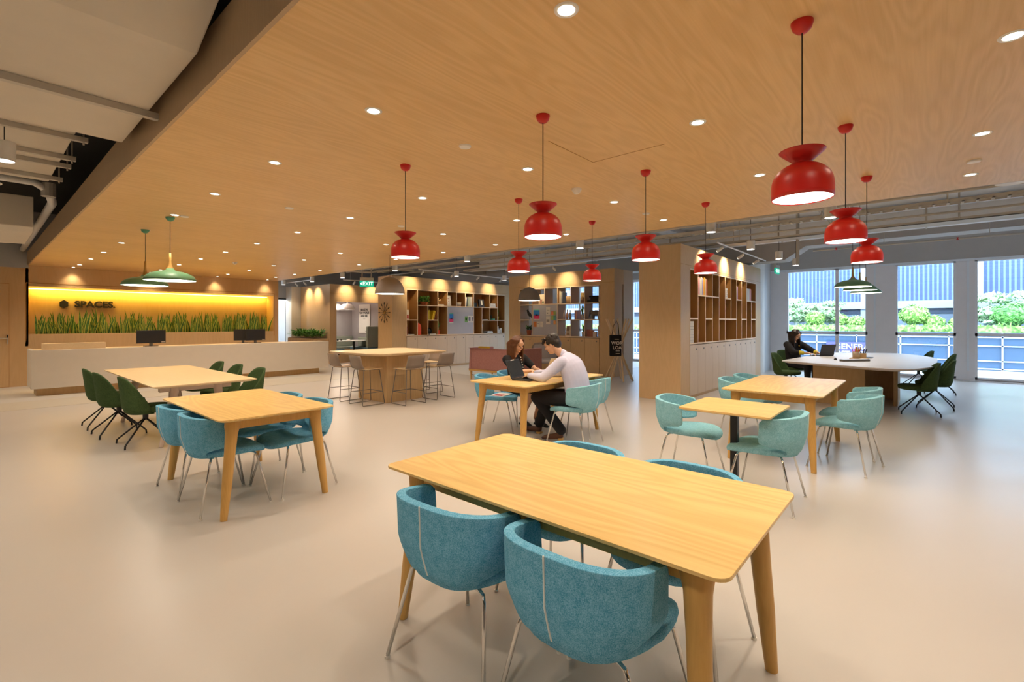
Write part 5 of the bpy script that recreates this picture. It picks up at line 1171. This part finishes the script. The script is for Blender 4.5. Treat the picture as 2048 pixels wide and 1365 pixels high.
tag(B().lathe([(0, 0), (.06, 0), (.07, .18), (0, .2)], 16, (X4(10.3), VY+.12, Z0)).build('blue_pot', cm('bluepot', (.3, .36, .5)), smooth=True), 'blue grey pot in the bottom right cell of the tall block', 'pot')
# see-through block: local x runs toward -Y
def S3(c): return 9.84-.47-.46*c
SX = 11.1
def at3(o, c, dx, z): o.location = (SX+dx, S3(c), z); o.rotation_euler.z = -PI/2; return o
at3(frame_pic(0, 0, 0, .22, .30, (.82, .72, .55), 'yellowish print card in the top left cell of the see-through shelving', [(.2, .6, .05, .5, (.5, .25, .2)), (.5, .9, .1, .3, (.2, .25, .15))]), 1.55, .12, Z2)
for k, (c, h, w_) in enumerate((((.8, .74, .62), .36, .035), ((.75, .72, .6), .34, .03), ((.10, .12, .16), .32, .05))): at3(book(0, 0, 0, w_, .2, h, c, '%s book in the third top cell of the see-through shelving' % ('cream tall', 'ivory', 'black')[k]), 3.1+.09*k, .06, Z2)
at3(tag(B().lathe([(0, 0), (.07, 0), (.085, .2), (.075, .2), (.065, .01), (0, .01)], 20).build('paper_pot', 'kraft', smooth=True), 'kraft paper pot in the third top cell of the see-through shelving', 'pot'), 3.72, .10, Z2)
pt = at3(frame_pic(0, 0, 0, .22, .30, (.30, .17, .04), 'small brown and amber portrait card on the top shelf of the see-through shelving', [(.1, .9, .55, .95, (.50, .36, .12))]), 4.75, .12, Z2)
B().ell((0, -.004, .20), (.035, .004, .048), seg=14, rings=8).build('face_shape', cm('ochre', (.70, .48, .18)), pt); B().ell((0, -.003, .17), (.055, .003, .09), seg=14, rings=8).build('hair_shape', 'brown', pt); B().ell((0, -.003, .05), (.09, .003, .07), seg=14, rings=8).build('robe_shape', 'brown', pt)
ty = thing('typewriter', 'black typewriter on the top right shelf of the see-through shelving', 'typewriter'); at3(ty, 5.45, .18, Z2)
B().box(-.17, .17, -.12, .12, 0, .07).box(-.14, .14, .0, .12, .07, .15).box(-.10, .10, .03, .09, .15, .20).build('typewriter_body', 'black', ty, bevel=.01); B().tube([(-.20, .05, .17), (.20, .05, .17)], .02, 12).build('platen', 'dark', ty)
bi = thing('bird_figurine', 'black standing bird figurine in the left column of the see-through shelving', 'figurine'); at3(bi, .48, .14, Z1)
B().ell((.02, 0, .16), (.10, .035, .055), mat=Matrix.Rotation(.75, 3, 'Y')).ell((-.055, 0, .275), (.03, .025, .028)).cap((-.05, 0, .27), (-.02, 0, .2), .026, .04).tube([(-.075, 0, .278), (-.125, 0, .268)], .008, 6, .001).tube([(.07, 0, .11), (.14, 0, .03)], .03, 8, .012).build('bird_body', 'black', bi, smooth=True)
B().tube([(.0, .01, .12), (.0, .012, 0)], .003, 6).tube([(.02, -.01, .12), (.02, -.012, 0)], .003, 6).build('bird_legs', 'black', bi)
at3(pot_plant(0, 0, 0, .085, .15, 'dark leafy plant in a terracotta pot in the left column of the see-through shelving', n=90, ln=.09, w=.02, seed=6, spread=(.09, .06, .10), leaf='leafy'), .5, .14, Z0)
for k, (h, c, nm_) in enumerate(((.30, (.6, .45, .38), 'slim pale'), (.28, (.55, .25, .12), 'terracotta'), (.26, (.25, .18, .14), 'dark'))):
    t_ = thing('bottle', '%s bottle in the middle row of the see-through shelving' % nm_, 'bottle', group='bottles in the see-through shelving'); at3(t_, 3.35+.22*k, .12, Z1)
    B().lathe([(0, 0), (.035, 0), (.04, .10), (.035, .16), (.015, h*.72), (.013, h*.95), (0, h*.95)], 16).build('bottle_body', cm('bot%d' % k, c, .3), t_, smooth=True); B().cyl(0, 0, h*.94, h, .018, 12).build('stopper', 'dark', t_)
at3(pot_plant(0, 0, 0, .055, .14, 'spiky plant in a grey pot in the middle row of the see-through shelving', pot='silver', kind='blade', n=12, ln=.28, w=.024, seed=12), 4.65, .14, Z1)
for k in range(2): at3(book(0, 0, 0, .04, .2, .26, ((.25, .12, .1), (.6, .3, .28))[k], '%s book left of the spiky plant' % ('brown', 'pink')[k]), 4.18+.09*k, .1, Z1)
el = thing('elephant_figurine', 'grey elephant figurine in the middle row, right end of the see-through shelving', 'figurine'); at3(el, 5.52, .16, Z1)
b = B().ell((.03, 0, .17), (.13, .06, .08)).ell((-.13, 0, .19), (.055, .05, .06)).cap((-.17, 0, .17), (-.20, 0, .05), .022, .012)
for x_ in (-.06, .12):
    for y_ in (-.03, .03): b.cap((x_, y_, .13), (x_, y_, .02), .028, .024)
for y_ in (-.05, .05): b.ell((-.10, y_, .20), (.035, .01, .05))
blob('elephant_body', b, 'greym', el, .01, 1)
at3(pot_plant(0, 0, 0, .055, .14, 'arching green plant in a grey pot in the bottom row of the see-through shelving', pot='silver', kind='blade', n=9, ln=.30, w=.022, seed=15, leaf='leaf'), 4.72, .14, Z0)
at3(frame_pic(0, 0, 0, .22, .30, (.62, .50, .36), 'brown comic style print card in the bottom row of the see-through shelving', [(.1, .5, .5, .9, (.3, .2, .15)), (.5, .9, .2, .6, (.75, .65, .5)), (.2, .6, .1, .3, (.4, .25, .15))]), 3.68, .12, Z0)
for k in range(3): at3(tag(B().box(-.05, .05, -.04, .04, 0, .20-.03*k).build('boxed_item', cm('bx%d' % k, ((.35, .12, .08), (.45, .18, .10), (.7, .6, .5))[k])), '%s carton in the bottom right cell of the see-through shelving' % ('dark red', 'rust', 'cream')[k], 'box'), 5.18+.2*k, .10, Z0)
at3(book(0, 0, 0, .07, .2, .30, (.35, .2, .24), 'plum book at the bottom right end of the see-through shelving'), 5.85, .1, Z0)
def on3(c, z, w, h, label, bands): 
    t = poster_on(0, 0, 0, w, h, label, bands); t.location = (SX+.006, S3(c), z); t.rotation_euler.z = -PI/2
on3(1.36, 1.66, .21, .32, 'blue and red leaflet pinned on the grey board of the see-through shelving', RB)
on3(1.22, 1.38, .12, .16, 'orange card under the blue and red leaflet', [(0, 1, 0, 1, (.65, .2, .04))])
on3(1.49, 1.38, .11, .16, 'white card beside the orange card on the grey board', [(.2, .8, .6, .7, (.4, .4, .4))])
on3(1.76, 1.38, .11, .16, 'second white card right of the orange card on the grey board', [(.2, .8, .5, .6, (.5, .45, .4))])
on3(2.28, 1.76, .15, .24, 'upper cream sheet with text at the right of the grey board', [(.2, .8, .6, .65, (.3, .3, .3)), (.2, .5, .2, .35, (.3, .3, .3))])
on3(2.28, 1.50, .15, .24, 'lower cream sheet with sketch at the right of the grey board', [(.1, .8, .3, .6, (.35, .33, .3))])
on3(2.70, 1.70, .16, .11, 'orange and green card at the right edge of the grey board', [(0, .5, 0, 1, (.75, .25, .12)), (.5, 1, 0, 1, (.35, .5, .15))])
on3(2.70, 1.57, .16, .12, 'green and teal card at the right edge of the grey board', [(0, .5, 0, 1, (.4, .5, .12)), (.5, 1, 0, 1, (.1, .42, .35))])
on3(2.70, 1.43, .16, .11, 'blue and orange card at the right edge of the grey board', [(0, .5, 0, 1, (.35, .45, .6)), (.5, 1, 0, 1, (.75, .33, .1))])

# ================================================================ outside the windows
struct(B().box(16.4, 60, -40, 50, -6.2, -6).build('ground', cm('street', (.16, .18, .21))))
bl = thing('office_building', 'building across the street with dark vertical fins above a grey storey', 'building', (29, 0, -6))
B().box(0, 8, -40, 45, 0, 11).build('building_body', cm('facade_dark', (.10, .13, .20)), bl)
B().box(-.25, 0, -40, 45, 8.43, 11).build('finned_screen', stripes('fin_stripes', (.065, .10, .20), (.17, .24, .39), 1, 6.2, duty=.6), bl)
B().box(-.5, .0, -40, 45, 8.08, 8.43).build('canopy_band', cm('band_grey', (.42, .47, .55)), bl); B().box(-.35, 0, -40, 45, 7.85, 8.08).build('awning', cm('awning_dark', (.06, .08, .12)), bl); B().box(-.30, 0, -40, 45, 7.2, 7.85).build('storefront', cm('storefront', (.22, .26, .32)), bl)
for k, y in enumerate((-13.6, -9.3, -5.6, -1.8, 2.2, 6.2, 10)): B().box(-.42, -.2, y, y+.25, 7.2, 11).build('pillar', cm('band_grey', (.42, .47, .55)), bl)
for y in (-8.2, -6.6, -3.9): B().box(-.40, -.33, y, y+.7, 8.9, 9.6).build('facade_window', cm('pale_panel', (.75, .8, .88)), bl)
te = thing('terrace', 'planted terrace podium with pale gridded facade across the street', 'building', (25, 0, -6))
B().box(0, 4, -40, 45, 0, 7.05).build('podium', cm('podium_blue', (.05, .10, .17)), te)
gb_ = B(); 
for z in (3.4, 4.3, 5.35, 5.68, 5.97, 6.53, 6.85): gb_.box(-.06, 0, -40, 45, z, z+.045)
y = -34
while y < 40: gb_.box(-.06, 0, y, y+.05, 0, 7.05); y += 1.45
gb_.build('facade_grid', cm('grid_white', (.45, .53, .66)), te)
sg_ = thing('shop_sign', 'purple sign reading GENERAL POST OFFICE on the building opposite', 'sign', (24.85, 2.35, .25), -PI/2)
B().box(-1.0, 1.0, -.03, .05, -.34, .34).build('sign_panel', cm('purple', (.10, .09, .36)), sg_)
text_mesh('lettering', 'GENERAL', .33, 'signtext', (0, -.04, .14), (PI/2, 0, 0), sg_, ext=.01, off=.01); text_mesh('lettering', 'POST OFFICE', .33, 'signtext', (0, -.04, -.17), (PI/2, 0, 0), sg_, ext=.01, off=.01, sx=.85)
hg = foliage('hedge_leaf', (.14, .32, .05), (.55, .78, .22), 9)
def lump(b, c, r, n, rnd, leaf=.14):
    c = Vector(c)
    for k in range(n):
        u, v = rnd.uniform(-1, 1), rnd.uniform(0, 2*PI); s = math.sqrt(1-u*u); d = Vector((s*math.cos(v), s*math.sin(v), u))
        p = c+Vector((d.x*r[0], d.y*r[1], d.z*r[2])); a = d.orthogonal().normalized(); a = Quaternion(d, rnd.uniform(0, 6)) @ a; q = d.cross(a); w = leaf*rnd.uniform(.5, 1)
        o_ = d*rnd.uniform(-.03, .06)
        b.add([p+a*w+o_, p+q*w*.5, p-a*w+o_*1.5, p-q*w*.5], [(0, 1, 2, 3)])
rnd = random.Random(11)
he = tag(B().box(25.2, 25.9, -30, 30, 1.05, 1.30).build('hedge', hg), 'long clipped green hedge along the terrace edge', 'hedge')
hb2 = B()
for k in range(1500): 
    y = rnd.uniform(-14, 12); lump(hb2, (25.2+rnd.uniform(-.02, .3), y, 1.05+rnd.uniform(0, .27)), (.06, .1, .06), 3, rnd, .09)
hb2.build('leaves', hg, he, merge=False)
def bush(y, z, r, label, x=26.6, mat=hg, sq=.85):
    t = thing('topiary_bush', label, 'bush', (x, y, 1.05), 0, 'clipped round bushes'); B().cyl(0, 0, 0, z-1.05, .05, 8).build('trunk', 'brown', t)
    b = B().ell((0, 0, z-1.05), (r*.93, r*.93, r*sq*.93)); lump(b, (0, 0, z-1.05), (r, r, r*sq), 420, rnd, .11); b.build('foliage', mat, t, merge=False)
def tree(y, ztop, r, label, x=27.2, seed=0, h0=1.05, tiers=5):
    t = thing('layered_tree', label, 'tree', (x, y, h0), 0, 'pale tiered trees'); B().tube([(0, 0, 0), (.03, .05, (ztop-h0)*.95)], .07, 8, .03).build('trunk', cm('pale_bark', (.6, .6, .55)), t)
    rn = random.Random(seed); b = B()
    for k in range(tiers):
        f = k/(tiers-1); zz = .5+(ztop-h0-.6)*f; rr_ = r*(1-.45*abs(f-.5)*1.2)
        for q in range(5):
            a = rn.uniform(0, 6.28); d = rr_*rn.uniform(.2, .75); lump(b, (math.cos(a)*d, math.sin(a)*d, zz+rn.uniform(-.1, .1)), (rr_*.42, rr_*.42, .06), 42, rn, .13)
    b.build('foliage', foliage('tree_leaf', (.30, .46, .22), (.70, .82, .56), 6), t, merge=False)
bush(4.04, 1.60, .36, 'round clipped bush seen through the left window beside the pale trees'); bush(3.0, 1.55, .24, 'small round bush right behind the first window mullion')
bush(2.45, 1.45, .33, 'low round bush at the right side of the first window', sq=.75); bush(.43, 1.76, .48, 'large round bush on a thin trunk in the middle window')
bush(-.22, 1.42, .32, 'smaller round bush right of the large one in the middle window'); bush(-.93, 1.42, .24, 'bush cut off by the right edge of the middle window')
bush(-2.4, 1.72, .52, 'darker green round bush among pale trees in the right window', mat=foliage('bush_dark', (.08, .26, .05), (.28, .58, .16), 9))
tree(4.9, 2.55, .62, 'pale layered tree at the left end of the first window', seed=1); tree(4.25, 2.3, .60, 'pale layered tree behind the round bush of the first window', seed=2, x=27.6)
tree(3.45, 2.45, .66, 'pale layered tree behind the mullion of the first window', seed=3); tree(-1.95, 2.6, .80, 'pale layered tree in the middle of the right window', seed=4)
tree(-2.95, 2.6, .6, 'pale layered tree at the right edge of the right window', seed=5); tree(-1.35, 2.7, .35, 'slim pale tree at the left edge of the right window', seed=6); tree(9.0, 2.6, .8, 'pale layered tree glimpsed through the see-through shelving', seed=7); tree(7.6, 2.5, .7, 'pale layered tree glimpsed in the gap beside the tall block', seed=8)
